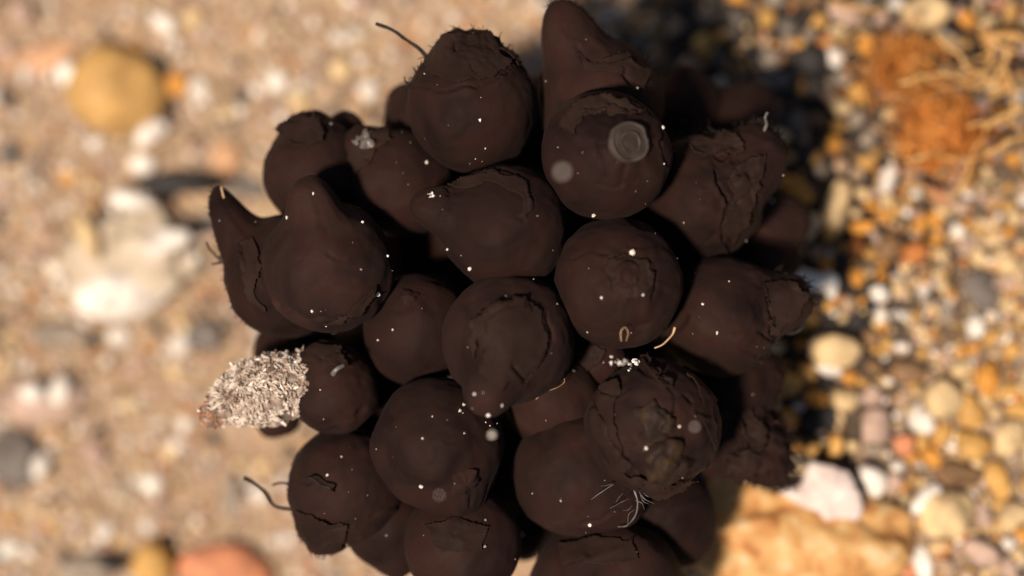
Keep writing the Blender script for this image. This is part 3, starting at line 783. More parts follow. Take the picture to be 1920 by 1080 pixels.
clump(1178, 238, 12, (18, 14), 'shell_sand', 'whitish grains stuck above the milky ring-shaped tip', (0.010, 0.018))
clump(808, 368, 8, (22, 8), 'shell_sand', 'white grains on the tip of the short-nippled middle egg', (0.010, 0.018))

# specks of silt all over the eggs
bv, bf = ico(1); ps = []
spots = [(707, 552, .04), (1186, 476, .045), (1205, 551, .028), (1128, 558, .022), (539, 408, .026), (1113, 402, .03), (790, 911, .03), (793, 822, .02), (882, 502, .03), (840, 467, .02), (587, 363, .02), (679, 417, .02), (726, 480, .018),
         (585, 583, .02), (1241, 240, .028), (1151, 121, .022), (1194, 164, .02), (1447, 378, .02), (1345, 623, .028), (1318, 570, .02), (710, 638, .02), (737, 618, .02), (900, 225, .022), (799, 305, .026), (1274, 800, .022), (1212, 840, .028),
         (1268, 895, .026), (1317, 893, .03), (1396, 901, .03), (1106, 985, .025), (1052, 938, .02), (980, 1001, .02), (1192, 1036, .022), (908, 1025, .025), (910, 975, .02), (614, 891, .022), (640, 857, .018), (1076, 696, .022), (620, 233, .018), (1102, 622, .018)]
spots = [(a, b_, c * 0.75) for a, b_, c in spots]
for i in range(170):
    spots.append((rng.uniform(400, 1500), rng.uniform(20, 1079), 0.004 + 0.007 * rng.random() ** 3))
for u_, v_, s_ in spots:
    hh, n2_ = cast(ALL, u_, v_)
    if hh is None: continue
    ps.append((bv * s_ * (1 + 0.25 * rng.normal(size=(len(bv), 3))) + np.array(hh + n2_ * s_ * 0.6), bf))
vv, ff = join(ps)
me_ = mesh_from('silt_specks', vv, ff, M['grain'], False)
at_ = me_.color_attributes.new('grain', 'FLOAT_COLOR', 'POINT')
bc_ = np.array([(0.75, 0.66, 0.56), (0.55, 0.44, 0.33), (0.30, 0.24, 0.20), (0.14, 0.11, 0.09), (0.62, 0.36, 0.14)])[np.concatenate([np.zeros(30, int), rng.choice(5, len(ps), p=[.3, .22, .25, .18, .05])])[:len(ps)]]
at_.data.foreach_set('color', np.concatenate([np.repeat(bc_, len(bv), 0), np.ones((len(ps) * len(bv), 1))], 1).astype(np.float32).ravel())
tag(obj('silt_specks', me_), 'tiny white silt specks scattered over the eggs', 'silt', kind='stuff')

# motes drifting in the water above, out of focus
for (u_, v_, z_, s_, lb) in ((1055, 322, 9.4, 0.036, 'large drifting mote blurred to a grey disc over the ring-tipped egg'), (1303, 800, 8.0, 0.019, 'drifting mote blurred to a disc over the wrinkled peeling egg'),
                         (923, 815, 7.4, 0.034, 'bright amber drifting mote beside the large smooth lower-middle egg'), (824, 928, 8.2, 0.015, 'faint drifting mote above the bottom egg')):
    d_, f_ = ico(2)
    vv = d_ * s_ * (1 + 0.18 * fbm(d_ * 2 + u_, 3))[:, None]
    tag(obj('drifting_mote', mesh_from('drifting_mote', vv, f_, M['white_speck']), loc=P(u_, v_, z_)), lb, 'mote', 'motes drifting in the water')

# ------------------------------------------------------------------ stones
def rock_mesh(seed, rough=0.18, facets=0, n=3):
    d, f = ico(n)
    rs = np.random.default_rng(seed)
    rad = 1 + rough * fbm(d * 1.3 + seed * 3.7, 3)
    for _ in range(facets):
        pn = rs.normal(size=3); pn /= np.linalg.norm(pn)
        hgt = rs.uniform(0.62, 0.88)
        c_ = d @ pn
        rad = np.where(c_ > 0.05, np.minimum(rad, hgt / np.maximum(c_, 0.05)), rad)
    return d * rad[:, None], f

NAMED = []      # (u, v, r_px, phrase) of stones that labels of the gravel may refer to
def stone(u, v, a, b_, rot, col, label, cat='pebble', hgt=0.75, sink=0.35, rough=0.16, facets=2, mat=None, name='pebble', seed=None, phrase=None, lift=0.0, n=3):
    seed = seed or int(u * 7 + v * 13)
    if u > 1300 and facets == 2:
        facets, rough = 5, rough + 0.12
        if max(a, b_) > 24: a, b_ = a * 0.9, b_ * 0.9
    p = on_ground(u, v, 0.0)
    A = px2cm(a, p.z); B = px2cm(b_, p.z); C = min(A, B) * hgt
    p = on_ground(u, v, C * (1 - sink) + lift)
    V, f = rock_mesh(seed, rough, facets, n)
    V = V * np.array([A, B, C])
    an = math.radians(rot)
    Rm = np.array([[math.cos(an), -math.sin(an), 0], [math.sin(an), math.cos(an), 0], [0, 0, 1]])
    V = V @ Rm.T
    o = obj(name, mesh_from(name, V, f, mat or M['st_' + col], True), loc=p)
    tag(o, label, cat)
    NAMED.append((u, v, max(a, b_), phrase))
    return o

S = stone
# left, on the sand
S(218, 170, 92, 84, -40, 'straw', 'large round yellow stone at upper left', 'stone', 0.6, name='stone', phrase='the large yellow stone', rough=0.10)
S(127, 137, 22, 26, 0, 'white', 'white pebble at the left edge of the large yellow stone', lift=0.15)
S(285, 250, 34, 24, 40, 'white', 'longish white pebble just below the large yellow stone', lift=0.1)
S(268, 308, 25, 22, 0, 'white', 'roundish white pebble second below the large yellow stone')
S(372, 165, 18, 20, 0, 'white', 'white pebble right of the large yellow stone')
S(332, 158, 22, 24, 10, 'amber', 'amber pebble touching the right side of the large yellow stone')
S(453, 183, 20, 14, 35, 'dark', 'small black chip on the sand at upper left of the eggs', 'chip', name='chip')
S(316, 200, 13, 24, 20, 'dark', 'thin dark piece added as shadow against the large yellow stone', 'chip', name='chip')  # dark piece added as the yellow stone's cast shadow
S(300, 118, 14, 24, 40, 'dark', 'dark piece added as shadow at the upper right side of the large yellow stone', 'chip', name='chip')  # more of that shadow, again a dark piece
S(425, 295, 32, 28, 0, 'peach', 'orange pebble left of the dark lobed egg', phrase='the orange pebble')
S(70, 110, 90, 30, 15, 'peach', 'long flat orange-tan stone left of the large yellow stone', 'stone', 0.35, 0.6, name='stone')
S(18, 292, 18, 26, 0, 'slate', 'dark grey chip at the left edge of the picture', 'chip', name='chip')
S(125, 330, 16, 14, 0, 'amber', 'small orange pebble below and left of the large yellow stone')
S(262, 480, 118, 100, 10, 'cream', 'big pale worn lump of shell at left of the leftmost egg', 'shell', 0.5, 0.4, rough=0.42, facets=3, mat=M['shellrock'], name='shell_lump', phrase='the big pale shell lump', n=5)
S(248, 378, 46, 16, -12, 'white', 'white curved shell piece on top of the pale shell lump', 'shell', 0.8, lift=0.7, name='shell_piece')
S(165, 440, 20, 52, 15, 'cream', 'cream upright shell rim at the left of the pale shell lump', 'shell', 0.9, lift=0.5, name='shell_piece')
S(232, 552, 88, 44, 5, 'white', 'broad white shell piece at the foot of the pale shell lump', 'shell', 0.7, lift=0.3, name='shell_piece')
S(312, 452, 44, 22, 20, 'white', 'white ridge piece in the middle of the pale shell lump', 'shell', 0.7, lift=0.75, name='shell_piece')
S(330, 345, 95, 17, -3, 'dark', 'long dark sliver standing in for shade along the top of the pale shell lump', 'chip', 1.0, lift=0.4, name='chip')  # dark strip added for the shade above the shell lump
S(366, 483, 13, 11, 0, 'white', 'small bright white pebble right of the pale shell lump', lift=0.5)
S(455, 350, 46, 22, -8, 'slate', 'blue-grey slate pebble behind the horned leftmost egg', phrase='the slate pebble')
S(385, 628, 36, 32, 0, 'slate', 'blue-grey pebble left below the leftmost egg')
S(105, 632, 62, 24, 0, 'grey', 'flat grey stone below the pale shell lump', 'stone', name='stone')
S(178, 640, 14, 20, 0, 'dark', 'dark chip at the end of the flat grey stone', 'chip', name='chip')
S(75, 752, 84, 44, 8, 'pinkish', 'broad pinkish white stone at the left edge', 'stone', 0.5, name='stone', phrase='the broad pinkish stone')
S(60, 738, 24, 20, 0, 'white', 'white pebble on the broad pinkish stone', lift=0.35)
S(112, 728, 18, 32, -20, 'white', 'long white pebble at the right end of the broad pinkish stone', lift=0.2)
S(28, 860, 54, 56, 0, 'slate', 'dark slate stone at the left edge in the lower half', 'stone', 0.5, name='stone', phrase='the dark slate stone')
S(76, 872, 14, 26, -15, 'white', 'white pebble on the right of the dark slate stone', lift=0.2)
S(425, 1072, 92, 52, -8, 'salmon', 'smooth salmon stone at the bottom edge', 'stone', 0.6, 0.2, rough=0.08, name='stone', phrase='the salmon stone')
S(285, 1058, 40, 42, 0, 'ochre', 'ochre stone left of the salmon stone', 'stone', 0.9, 0.0, name='stone', phrase='the ochre stone')
S(318, 1022, 14, 34, 10, 'dark', 'black piece standing in for shadow between the ochre and salmon stones', 'chip', name='chip')  # black piece added where the ochre stone casts its shadow
S(160, 1068, 52, 28, 0, 'grey', 'olive grey stone at the bottom edge left of the ochre stone', 'stone', 0.9, 0.0, name='stone')
S(128, 1046, 12, 24, 35, 'dark', 'dark piece added as shadow at upper left of the olive grey stone', 'chip', name='chip')  # dark piece added for a shadow arc at this stone
S(208, 1060, 30, 10, -20, 'dark', 'curved dark piece added as shadow over the olive grey stone', 'chip', name='chip', lift=0.3)  # second shadow arc, also added as a dark piece
S(434, 930, 18, 44, -6, 'grey', 'upright greyish chip left of the black thread', 'chip', name='chip')
S(290, 612, 12, 12, 0, 'dark', 'tiny dark chip under the pale shell lump', 'chip', name='chip')
S(230, 915, 24, 14, 0, 'grey', 'grey chip in the sand above the ochre stone', 'chip', name='chip')
for i, (u_, v_, r_, c_, lb) in enumerate([
        (222, 630, 24, 'white', 'white pebble right of the flat grey stone'), (335, 648, 20, 'white', 'white pebble beside the blue-grey pebble under the leftmost egg'), (345, 797, 18, 'white', 'white pebble below the ruddy tip of the grit-coated egg'),
        (242, 762, 18, 'cream', 'cream pebble right of the broad pinkish stone'), (175, 850, 26, 'pinkish', 'pale pinkish pebble right of the dark slate stone'), (285, 908, 17, 'white', 'small white pebble over the ochre stone'),
        (195, 998, 20, 'white', 'white pebble above the olive grey stone'), (277, 985, 15, 'white', 'white pebble right above the ochre stone'), (484, 925, 20, 'white', 'white pebble beneath the black thread'), (298, 950, 18, 'pinkish', 'pinkish pebble above the ochre stone'),
        (490, 875, 14, 'cream', 'cream pebble just above the black thread'), (330, 695, 16, 'cream', 'cream pebble above the ruddy tip of the grit-coated egg'), (250, 690, 16, 'pinkish', 'pinkish pebble above and right of the broad pinkish stone'), (60, 480, 18, 'pinkish', 'pinkish pebble left of the pale shell lump'),
        (105, 505, 14, 'white', 'white pebble at lower left of the pale shell lump'), (200, 305, 14, 'pinkish', 'pinkish pebble left of the two white pebbles'), (315, 48, 18, 'white', 'white pebble near the top edge above the yellow stone'), (365, 35, 18, 'cream', 'cream pebble at the top edge left of centre'),
        (40, 25, 26, 'pinkish', 'pinkish pebble in the upper left corner'), (12, 95, 18, 'pinkish', 'pale pebble at the left edge near the top'), (520, 150, 24, 'white', 'whitish pebble on the sand over the dark lobed egg'), (560, 190, 20, 'cream', 'cream pebble close above the dark lobed egg'),
        (395, 870, 12, 'slate', 'grey pebble left of the thread over the sand'), (430, 215, 14, 'cream', 'cream pebble above the orange pebble'), (640, 130, 20, 'cream', 'cream pebble left of the topmost front egg'), (690, 170, 22, 'white', 'pale pebble between lobed egg and topmost egg'),
        (320, 850, 16, 'cream', 'cream pebble below the white pebble left of clump'), (140, 940, 18, 'tan', 'tan pebble below the dark slate stone'), (60, 960, 16, 'cream', 'cream pebble under the dark slate stone'), (15, 1030, 18, 'white', 'white pebble in the lower left corner')]):
    S(u_, v_, r_, r_ * (0.8 + 0.25 * ((i * 37) % 10) / 10), i * 40, c_, lb)

# right, in the gravel
def slab(name, poly, zoff, thick, ridge, mat, label, cat, phrase, tilt=(0.0, 0.0)):
    """a broken flat piece: star-shaped outline, uneven top, real thickness"""
    cu, cv = np.mean(np.array(poly), 0)
    c0 = on_ground(cu, cv, zoff)
    pts = []
    n = len(poly)
    for i in range(n):
        a_, b_ = np.array(poly[i], float), np.array(poly[(i + 1) % n], float)
        for t_ in np.linspace(0, 1, 9)[:-1]:
            pts.append(a_ * (1 - t_) + b_ * t_)
    pts = np.array(pts)
    pts = pts + 3.0 * np.stack([vnoise(np.stack([pts[:, 0] * .08, pts[:, 1] * .08, pts[:, 0] * 0 + k], 1)) for k in (1, 5)], 1)
    m = len(pts)
    rings = [(0.9, -thick), (0.99, -thick * 0.6), (1.0, -0.02), (0.95, 0.02), (0.8, 0.04), (0.6, 0.07), (0.4, 0.09), (0.2, 0.10), (0.02, 0.10)]
    V = []
    for s_, z_ in rings:
        for q in pts:
            w_ = np.array([cu, cv]) + (q - np.array([cu, cv])) * s_
            p_ = P(w_[0], w_[1], c0.z)
            V.append((p_.x - c0.x, p_.y - c0.y, z_))
    V = np.array(V)
    V[:, 2] += ridge * fbm(np.stack([V[:, 0] * 3 + 7, V[:, 1] * 3, V[:, 0] * 0], 1), 4) + V[:, 0] * tilt[0] + V[:, 1] * tilt[1]
    f = []
    for i in range(len(rings) - 1):
        for j in range(m):
            f.append((i * m + j, i * m + (j + 1) % m, (i + 1) * m + (j + 1) % m, (i + 1) * m + j))
    o = obj(name, mesh_from(name, V, np.array(f), mat), loc=c0)
    tag(o, label, cat)
    NAMED.append((cu, cv, 60, phrase))
M['shell_white'] = noisy('chalky_shell', [(0.3, (0.50, 0.38, 0.33)), (0.5, (0.64, 0.53, 0.47)), (0.7, (0.76, 0.69, 0.62))], 2.2, rough=0.55, spec=0.2, bump=0.5, bscale=8)
slab('shell_fragment', [(1462, 926), (1505, 905), (1520, 866), (1560, 872), (1592, 884), (1612, 925), (1620, 962), (1604, 988), (1572, 980), (1548, 992), (1538, 965), (1500, 948)], 0.55, 0.3, 0.08, M['shell_white'],
     'big angular white shell fragment in the gravel at lower right', 'shell', 'the angular white shell', (0.05, 0.1))
S(1490, 1030, 205, 104, -10, 'crusted', 'large mottled ochre and cream rock at the bottom right of the clump', 'rock', 0.6, 0.40, rough=0.30, facets=0, mat=M['crusted'], name='rock', phrase='the large mottled rock', n=5)
S(1638, 902, 38, 24, -40, 'white', 'white shard right of the angular shell fragment', name='shard', cat='shard', facets=5, lift=0.15)
S(1640, 800, 42, 36, 30, 'pinkish', 'pale greyish stone in the middle of the lower gravel', 'stone', name='stone', phrase='the pale grey stone', lift=0.1)
S(1694, 836, 26, 22, 0, 'salmon', 'reddish pink pebble right of the pale grey stone', lift=0.1)
S(1562, 655, 56, 38, -15, 'cream', 'big cream stone right of the bristle-tipped egg', 'stone', name='stone', phrase='the big cream stone', lift=0.15)
S(1556, 694, 28, 16, 0, 'white', 'white pebble at the lower edge of the big cream stone', lift=0.2)
S(1647, 550, 19, 17, -30, 'white', 'bright white oval pebble in the middle right gravel', lift=0.25)
S(1505, 522, 56, 20, -22, 'white', 'long white stone just above the bristled tip', 'stone', name='stone', lift=0.3, phrase='the long white stone')
S(1558, 532, 16, 28, 10, 'white', 'upright white pebble at the end of the long white stone', lift=0.2)
S(1665, 336, 19, 36, -22, 'white', 'white rod-shaped pebble below the orange weed', lift=0.3, phrase='the white rod-shaped pebble')
S(1718, 472, 32, 24, 15, 'orange', 'orange oval pebble in the right gravel', lift=0.15, phrase='the orange oval pebble')
S(1606, 466, 19, 18, 0, 'orange', 'rust orange pebble left of the orange oval pebble')
S(1620, 424, 24, 15, 5, 'amber', 'small amber pebble above the rust orange pebble', lift=0.15)
S(1838, 545, 46, 50, 0, 'slate', 'flat slate grey stone near the right edge', 'stone', 0.3, 0.4, name='stone', phrase='the flat slate stone')
S(1572, 385, 28, 54, -12, 'cream', 'tall tan stone left of the white rod-shaped pebble', 'stone', name='stone', phrase='the tall tan stone')
S(1725, 420, 16, 26, -10, 'amber', 'amber pebble under the orange weed')
S(1495, 350, 38, 18, -35, 'amber', 'golden pebble touching the upper right rim of the clump', lift=0.2)
S(1512, 430, 42, 24, 40, 'cream', 'tan pebble beside the blurred dark egg at right rim', lift=0.1)
S(1442, 332, 12, 20, 0, 'cream', 'small bright pebble against the deep-creased egg', lift=0.4)
S(1770, 752, 46, 42, 30, 'cream', 'cream stone at right among the gravel', 'stone', name='stone', phrase='the cream stone', lift=0.1)
S(1815, 770, 28, 44, 10, 'ochre', 'ochre stone right of the cream stone', 'stone', name='stone')
S(1775, 965, 66, 56, 10, 'cream', 'rounded yellowish cream stone in the lower right', 'stone', name='stone', phrase='the yellowish cream stone')
S(1822, 835, 42, 28, -25, 'ochre', 'ochre stone at right above the brown one', 'stone', name='stone', phrase='the right ochre stone', lift=0.1)
S(1796, 888, 54, 30, 0, 'brown', 'flat light brown stone with dark rim at lower right', 'stone', name='stone', phrase='the flat brown stone')
S(1736, 935, 42, 22, 40, 'white', 'slanted white stone left of the yellowish cream stone', 'stone', name='stone', lift=0.15)
S(1728, 1055, 28, 40, 25, 'white', 'white stone at the bottom right edge', 'stone', name='stone', phrase='the bottom white stone')
S(1698, 1070, 24, 18, 0, 'salmon', 'reddish pebble beside the white stone at the bottom edge')
S(1480, 722, 36, 24, 35, 'ochre', 'ochre pebble right of the tattered dark egg', lift=0.1)
S(1528, 745, 26, 17, -10, 'amber', 'amber pebble right of the ochre pebble')
S(1466, 786, 42, 30, 10, 'amber', 'rusty amber stone against the tattered dark egg', 'stone', name='stone', lift=0.1)
S(1438, 756, 20, 17, -20, 'cream', 'pale yellow pebble at the edge of the tattered egg', lift=0.25)
S(1569, 840, 18, 28, -18, 'ochre', 'golden upright pebble above the angular white shell', lift=0.15)
S(1440, 898, 30, 30, 0, 'cream', 'round cream pebble under the rags of the tattered egg', lift=0.1)
S(1355, 932, 30, 20, 10, 'ochre', 'ochre pebble between the clump and the mottled rock', lift=0.2)
S(1735, 22, 50, 42, 0, 'cream', 'cream stone at the top right edge', 'stone', name='stone', phrase='the top cream stone', lift=0.3)
S(1672, 905, 18, 22, 0, 'pinkish', 'pinkish pebble right of the white shard')
S(1637, 745, 22, 26, 10, 'pinkish', 'pinkish pebble above the pale grey stone', lift=0.1)
S(1700, 700, 40, 26, -10, 'brown', 'dark brown pebble right of the big cream stone')
S(1540, 785, 46, 30, 20, 'dark', 'black lump standing in for shadow left of the pale grey stone', 'stone', 0.4, 0.5, name='stone')  # black lump added for the shaded gap beside the stone
S(1640, 845, 28, 12, 0, 'grey', 'small grey pebble under the pale grey stone')
S(1900, 960, 40, 34, 0, 'cream', 'cream stone at the right edge low down', 'stone', name='stone', phrase='the edge cream stone')
S(1870, 900, 26, 44, 12, 'ochre', 'tall ochre stone near the right edge', 'stone', name='stone')
S(1690, 975, 34, 28, 10, 'pinkish', 'mauve pebble above the mottled rock end', lift=0.05)
S(1840, 1040, 44, 34, -20, 'pinkish', 'pinkish stone in the lower right corner', 'stone', name='stone', phrase='the corner pinkish stone')
S(1560, 185, 26, 18, -40, 'tan', 'tan pebble in the shaded gravel at upper right', lift=0.1)
S(1575, 200, 22, 16, -30, 'cream', 'pale pebble beside the tan one in shaded gravel', lift=0.2)

# --- orange weed
WU, WV = 1765, 245
wp = on_ground(WU, WV, 0.0)
weed = empty('orange_weed', wp)
tag(weed, 'fuzzy orange weed tuft with straw-like strands at upper right', 'seaweed')
def wpart(name, v, f, mat, kind=None):
    o = obj(name, mesh_from(name, v - np.array(wp), f, mat), weed)
    if kind: o['kind'] = kind
d_, f_ = ico(5)
rad = 1 + 0.35 * fbm(d_ * 2.2 + 5.1, 5, 0.6)
c_ = np.array(on_ground(1762, 255, 0.35))
wpart('lump', c_ + d_ * rad[:, None] * np.array([0.42, 0.34, 0.30]), f_, M['weed'])
c_ = np.array(on_ground(1690, 120, 0.2))
wpart('lump', c_ + d_ * (1 + 0.4 * fbm(d_ * 2.2 + 8.1, 5, 0.6))[:, None] * np.array([0.30, 0.26, 0.2]), f_, M['weed'])
def wstrand(pts, r, lift):
    v, f = tube([on_ground(q[0], q[1], lift + (q[2] if len(q) > 2 else 0)) for q in pts], r, r * 0.7, sides=6, wob=0.05)
    wpart('strand', v, f, M['weed_strand'])
for pts in ([(1850, 66), (1885, 70), (1925, 74)], [(1850, 66), (1870, 80), (1905, 95)], [(1895, 75), (1885, 110), (1870, 150)], [(1750, 65), (1790, 95), (1815, 120), (1850, 145)], [(1690, 150), (1750, 140), (1810, 150), (1870, 120)],
            [(1700, 200), (1760, 175), (1830, 150), (1900, 160)], [(1790, 370), (1810, 335), (1830, 290), (1845, 250), (1850, 235)], [(1850, 235), (1885, 215), (1925, 200)], [(1850, 295), (1885, 270), (1925, 250)],
            [(1690, 345), (1730, 350), (1765, 365), (1785, 370)], [(1540, 78), (1600, 70), (1640, 62)], [(1560, 10), (1610, 12), (1650, 18)], 
            [(1650, 190), (1700, 180), (1745, 195), (1800, 185)], [(1700, 300), (1750, 290), (1810, 300), (1860, 290)], [(1720, 130), (1770, 160), (1840, 165), (1925, 130)], [(1810, 235), (1860, 225), (1925, 240)], [(1830, 130), (1870, 150), (1925, 140)], [(1860, 180), (1890, 165), (1925, 168)], [(1800, 120), (1850, 105), (1900, 60), (1920, 30)], [(1840, 60), (1860, 95), (1855, 130)], [(1880, 120), (1900, 170), (1890, 230)]):
    wstrand(pts, random.uniform(0.022, 0.034) if pts[0][0] < 1820 else random.uniform(0.034, 0.055), random.uniform(0.6, 1.1))
fz = []
for i in range(650):
    a_ = random.uniform(0, 6.28); r_ = 105 * math.sqrt(random.random()) * random.uniform(0.6, 1.1)
    cu_, cv_ = (WU, WV) if i % 3 else (1695, 130)
    u_, v_ = cu_ + r_ * math.cos(a_), cv_ + r_ * math.sin(a_) * 0.85
    b_ = random.uniform(0, 6.28); l_ = random.uniform(15, 45)
    z0 = random.uniform(0.2, 0.85)
    z0 += wp.z
    fz.append(tube([P(u_, v_, z0), P(u_ + l_ * math.cos(b_) * .5, v_ + l_ * math.sin(b_) * .5, z0 + 0.12), P(u_ + l_ * math.cos(b_ + .6), v_ + l_ * math.sin(b_ + .6), z0 + random.uniform(-.1, .2))], 0.012, 0.006, sides=4))
v, f = join(fz)
wpart('fuzz', v, f, M['weed'], 'stuff')

# --- gravel: countable pebbles, then fine grit and sand as stuff
protos = {}
for c_ in PAL:
    protos[c_] = []
    for k in range(4):
        V, f = rock_mesh(900 + k * 17 + len(c_) * 5, 0.45, 5, 2)
        protos[c_].append(mesh_from('pebble', V, f, M['st_' + c_]))
class Cells:
    def __init__(s, c): s.c = c; s.d = {}
    def free(s, x, y, r, k):
        n = int(1.0 / s.c) + 1
        i, j = int(x // s.c), int(y // s.c)
        for a in range(i - 2, i + 3):
            for b2 in range(j - 2, j + 3):
                for (xx, yy, rr) in s.d.get((a, b2), ()):
                    if (xx - x) ** 2 + (yy - y) ** 2 < (k * (r + rr)) ** 2: return False
        return True
    def put(s, x, y, r): s.d.setdefault((int(x // s.c), int(y // s.c)), []).append((x, y, r))
occ = Cells(0.5)
for (u_, v_, r_, ph) in NAMED:
    p = on_ground(u_, v_, 0.1); R_ = px2cm(r_, p.z)
    if R_ < 0.5: occ.put(p.x, p.y, R_ * 0.85)
    else:
        for a_ in range(0, 360, 45):
            for q_ in (0.0, 0.45, 0.8):
                occ.put(p.x + R_ * q_ * math.cos(math.radians(a_)) * 0.85, p.y + R_ * q_ * math.sin(math.radians(a_)) * 0.6, R_ * 0.22)
def to_px(x, y, z):
    s = DIST * K / (H - z); return 960 + x * s, 540 - y * s
def gravelness(x, y):
    return x + 0.5 * float(vnoise(np.array([[x * 1.1, y * 1.1, 3.0]]))[0])
CW = {'white': 'white', 'cream': 'cream', 'tan': 'tan', 'pinkish': 'pinkish', 'ochre': 'ochre', 'amber': 'amber', 'orange': 'rust orange', 'red': 'reddish', 'brown': 'brown', 'grey': 'grey', 'slate': 'slate grey', 'dark': 'blackish'}
def pick(x, y):
    """more grey and dark grit in the upper part, paler stones towards the lower right"""
    low = min(1, max(0, (1.2 - y) / 4)); far = min(1, max(0, (x - 3.2) / 2.5))  # low and far put the brighter light at lower right into stone colours
    up = min(1, max(0, (y - 0.2) / 1.8)) * (1 - far)
    wts = {'white': 0.35 + 1.0 * low + 0.9 * far, 'cream': 0.8 + 2.6 * low + 1.8 * far, 'tan': 0.9 + 1.5 * up + far, 'pinkish': 0.15 + 1.5 * far, 'ochre': 1.5 + 1.4 * low, 'amber': 2.2 * (1 - 0.45 * far) * (1 - 0.5 * up), 'orange': 0.9 * (1 - 0.7 * far) * (1 - 0.5 * up), 'red': 0.1,
           'brown': 1.2 * (1 - 0.7 * low) * (1 - 0.6 * far) + 1.5 * up, 'grey': 0.3 * (1 - 0.4 * low) + 2.2 * up, 'slate': 0.3 * (1 - 0.8 * low) * (1 - 0.8 * far) + 0.6 * up, 'dark': 1.3 * (1 - 0.9 * low) * (1 - 0.9 * far) + 1.3 * up}
    ks = list(wts); return random.choices(ks, [wts[k] for k in ks])[0]
cand = []
for size, tries, kk in ((0.20, 120, 0.90), (0.15, 900, 0.88), (0.115, 3000, 0.86), (0.085, 5200, 0.84)):
    for _ in range(tries):
        x, y = random.uniform(1.4, 9.0), random.uniform(-6, 6)
        if gravelness(x, y) < 1.75: continue
        r = size * random.uniform(0.8, 1.25)
        if r > 0.10 and x > 4.6 and y > -1.0 and random.random() < 0.8: continue
        if r > 0.17 and y > 0.5 and random.random() < 0.6: continue
        if not occ.free(x, y, r, kk): continue
        occ.put(x, y, r)
        cand.append((x, y, r))
vis = []
for (x, y, r) in cand:
    z = gz(x, y)
    u_, v_ = to_px(x, y, z + r * 0.5)
    seen = -15 < u_ < 1935 and -15 < v_ < 1095 and cast(ALL, u_, v_)[0] is None
    vis.append((r if seen else 0, x, y, r, z, u_, v_))
vis.sort(reverse=True)
keep = [q for q in vis if q[0] > 0][:300]
kept = set((q[1], q[2]) for q in keep)
rest = [q for q in vis if (q[1], q[2]) not in kept]
refs = [q for q in NAMED if q[3] and q[0] > 1200]
same = {}
for (_, x, y, r, z, u_, v_) in keep:
    c_ = pick(x, y)
    while r > 0.12 and c_ in ('dark', 'slate', 'grey') and y < 1.0 and random.random() < 0.8: c_ = pick(x, y)
    o = obj('pebble', random.choice(protos[c_]))
    sc_ = np.array([random.uniform(0.9, 1.35), random.uniform(0.75, 1.05), random.uniform(0.55, 0.85)]) * r
    o.scale = sc_
    o.rotation_euler = (random.gauss(0, 0.25), random.gauss(0, 0.25), random.uniform(0, 6.28))
    o.location = (x, y, z + sc_[2] * 0.55)
    ref = min(refs, key=lambda q: (q[0] - u_) ** 2 + (q[1] - v_) ** 2)
    dx, dy = u_ - ref[0], v_ - ref[1]
    side = ('right of' if dx > 0 else 'left of') if abs(dx) > abs(dy) else ('below' if dy > 0 else 'above')
    sw = 'larger' if r > 0.2 else ('mid-sized' if r > 0.13 else 'small')
    lb = '%s %s gravel pebble %s %s' % (sw, CW[c_], side, ref[3])
    same.setdefault(lb, []).append((math.hypot(dx, dy), o))
    tag(o, lb, 'pebble', 'gravel pebbles right of the egg clump')
for lb, os_ in same.items():
    os_.sort(key=lambda q: q[0])
    if len(os_) > 1:
        for k, (_, o) in enumerate(os_):
            o['label'] = lb + ', ' + ['closest', 'second closest', 'third closest', 'fourth closest', 'fifth closest', 'sixth closest', 'seventh closest', 'eighth closest', 'ninth closest', 'tenth closest', 'eleventh closest', 'twelfth closest', 'thirteenth closest', 'fourteenth closest', 'fifteenth closest'][min(k, 14)] + ' to it'

# fine gravel + sand grains, each grain its own little stone, joined
def grains(name, pos, rr, cc, label, cat, n=1):
    bv_, bf_ = ico(n)
    nvt = len(bv_)
    N = len(pos)
    ax = rng.normal(size=(N, 3, 3))
    qm, _ = np.linalg.qr(ax)
    sc3 = rr[:, None] * np.stack([rng.uniform(0.9, 1.4, N), rng.uniform(0.75, 1.05, N), rng.uniform(0.6, 0.9, N)], 1)
    base_ = bv_[None] * (1 + 0.16 * rng.normal(size=(N, nvt, 1)))
    V = np.einsum('nij,nkj->nki', qm, base_ * sc3[:, None, :]) + pos[:, None, :]
    F_ = bf_[None] + (np.arange(N) * nvt)[:, None, None]
    me = mesh_from(name, V.reshape(-1, 3), F_.reshape(-1, 3), M['grain'], True)
    at = me.color_attributes.new('grain', 'FLOAT_COLOR', 'POINT')
    col = np.concatenate([np.repeat(cc, nvt, 0), np.ones((N * nvt, 1))], 1).astype(np.float32)
    at.data.foreach_set('color', col.ravel())
    return tag(obj(name, me), label, cat, kind='stuff')

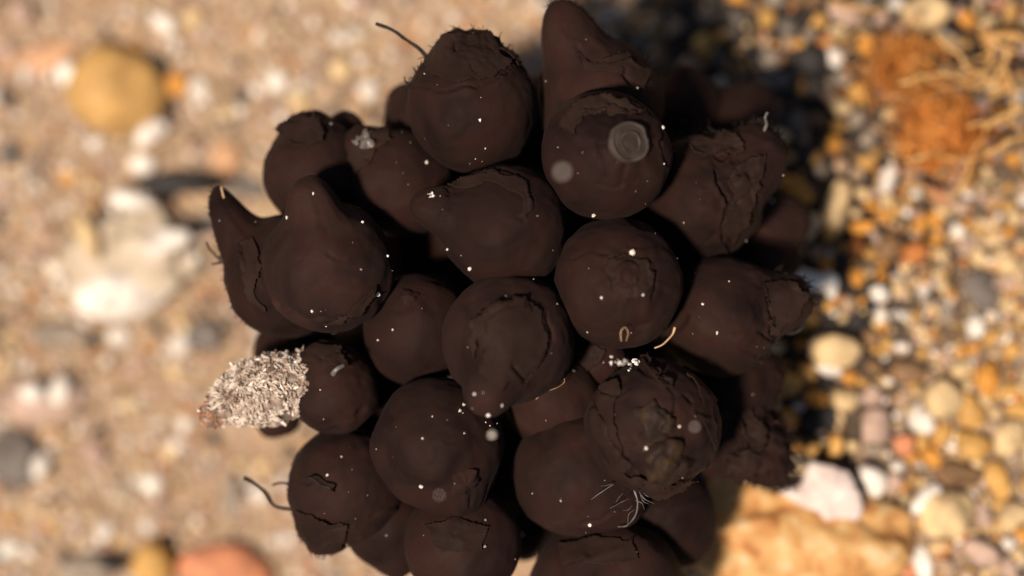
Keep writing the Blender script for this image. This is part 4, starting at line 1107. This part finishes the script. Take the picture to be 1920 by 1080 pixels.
def gravelness_v(x, y):
    return x + 0.5 * vnoise(np.stack([x * 1.1, y * 1.1, np.full_like(x, 3.0)], 1))
def pal_v(names):
    return np.array([PAL[n_] for n_ in names])
if rest:
    RX = np.array([q[1] for q in rest]); RY = np.array([q[2] for q in rest]); RR = np.array([q[3] for q in rest]); RZ = np.array([q[4] for q in rest])
    n_ = 9500
    x = rng.uniform(1.2, 9.0, n_); y = rng.uniform(-6, 6, n_); ok = gravelness_v(x, y) > 1.55
    ok &= (rng.random(n_) < np.where((x < 4.4 - 0.4 * np.minimum(0, y + 1)) & (y > -2.4) | (y > 1.2), 0.28, 1.0))
    x, y = x[ok], y[ok]; r = rng.uniform(0.03, 0.08, len(x))
    X_ = np.concatenate([RX, x]); Y_ = np.concatenate([RY, y]); R_ = np.concatenate([RR, r])
    Z_ = np.concatenate([RZ + RR * 0.4, ground(x, y) + r * 0.3])
    C_ = np.minimum(pal_v([pick(a_, b2) for a_, b2 in zip(X_, Y_)]) * rng.uniform(0.65, 1.2, len(X_))[:, None], 0.82)
    grains('fine_gravel', np.stack([X_, Y_, Z_], 1), R_, C_, 'fine brown and amber gravel filling the bank at right', 'gravel')
SP = ['tan'] * 9 + ['pinkish'] * 7 + ['cream'] * 5 + ['white'] * 4 + ['peach', 'amber', 'orange', 'grey', 'grey', 'slate', 'brown', 'dark']
n_ = 18000
x = rng.uniform(-9.5, 2.4, n_); y = rng.uniform(-6.5, 6.5, n_); ok = gravelness_v(x, y) < 1.9
x, y = x[ok], y[ok]
r = 0.03 + 0.05 * rng.random(len(x)) ** 2 + 0.045 * (rng.random(len(x)) < 0.04)
big = rng.random(len(x)) < 0.05  # larger grains, mostly white, putting bright glints into the colour
r = np.where(big, rng.uniform(0.07, 0.12, len(x)), r)
nm_ = np.where(big, rng.choice(['white', 'white', 'white', 'cream', 'pinkish', 'slate', 'dark', 'peach'], len(x)), rng.choice(SP, len(x)))
C_ = np.minimum(pal_v(nm_) * rng.uniform(0.8, 1.15, len(x))[:, None], 0.82)
grains('sand_grains', np.stack([x, y, ground(x, y) + r * 0.25], 1), r, C_, 'coarse tan and pinkish sand at left of the egg clump', 'sand')
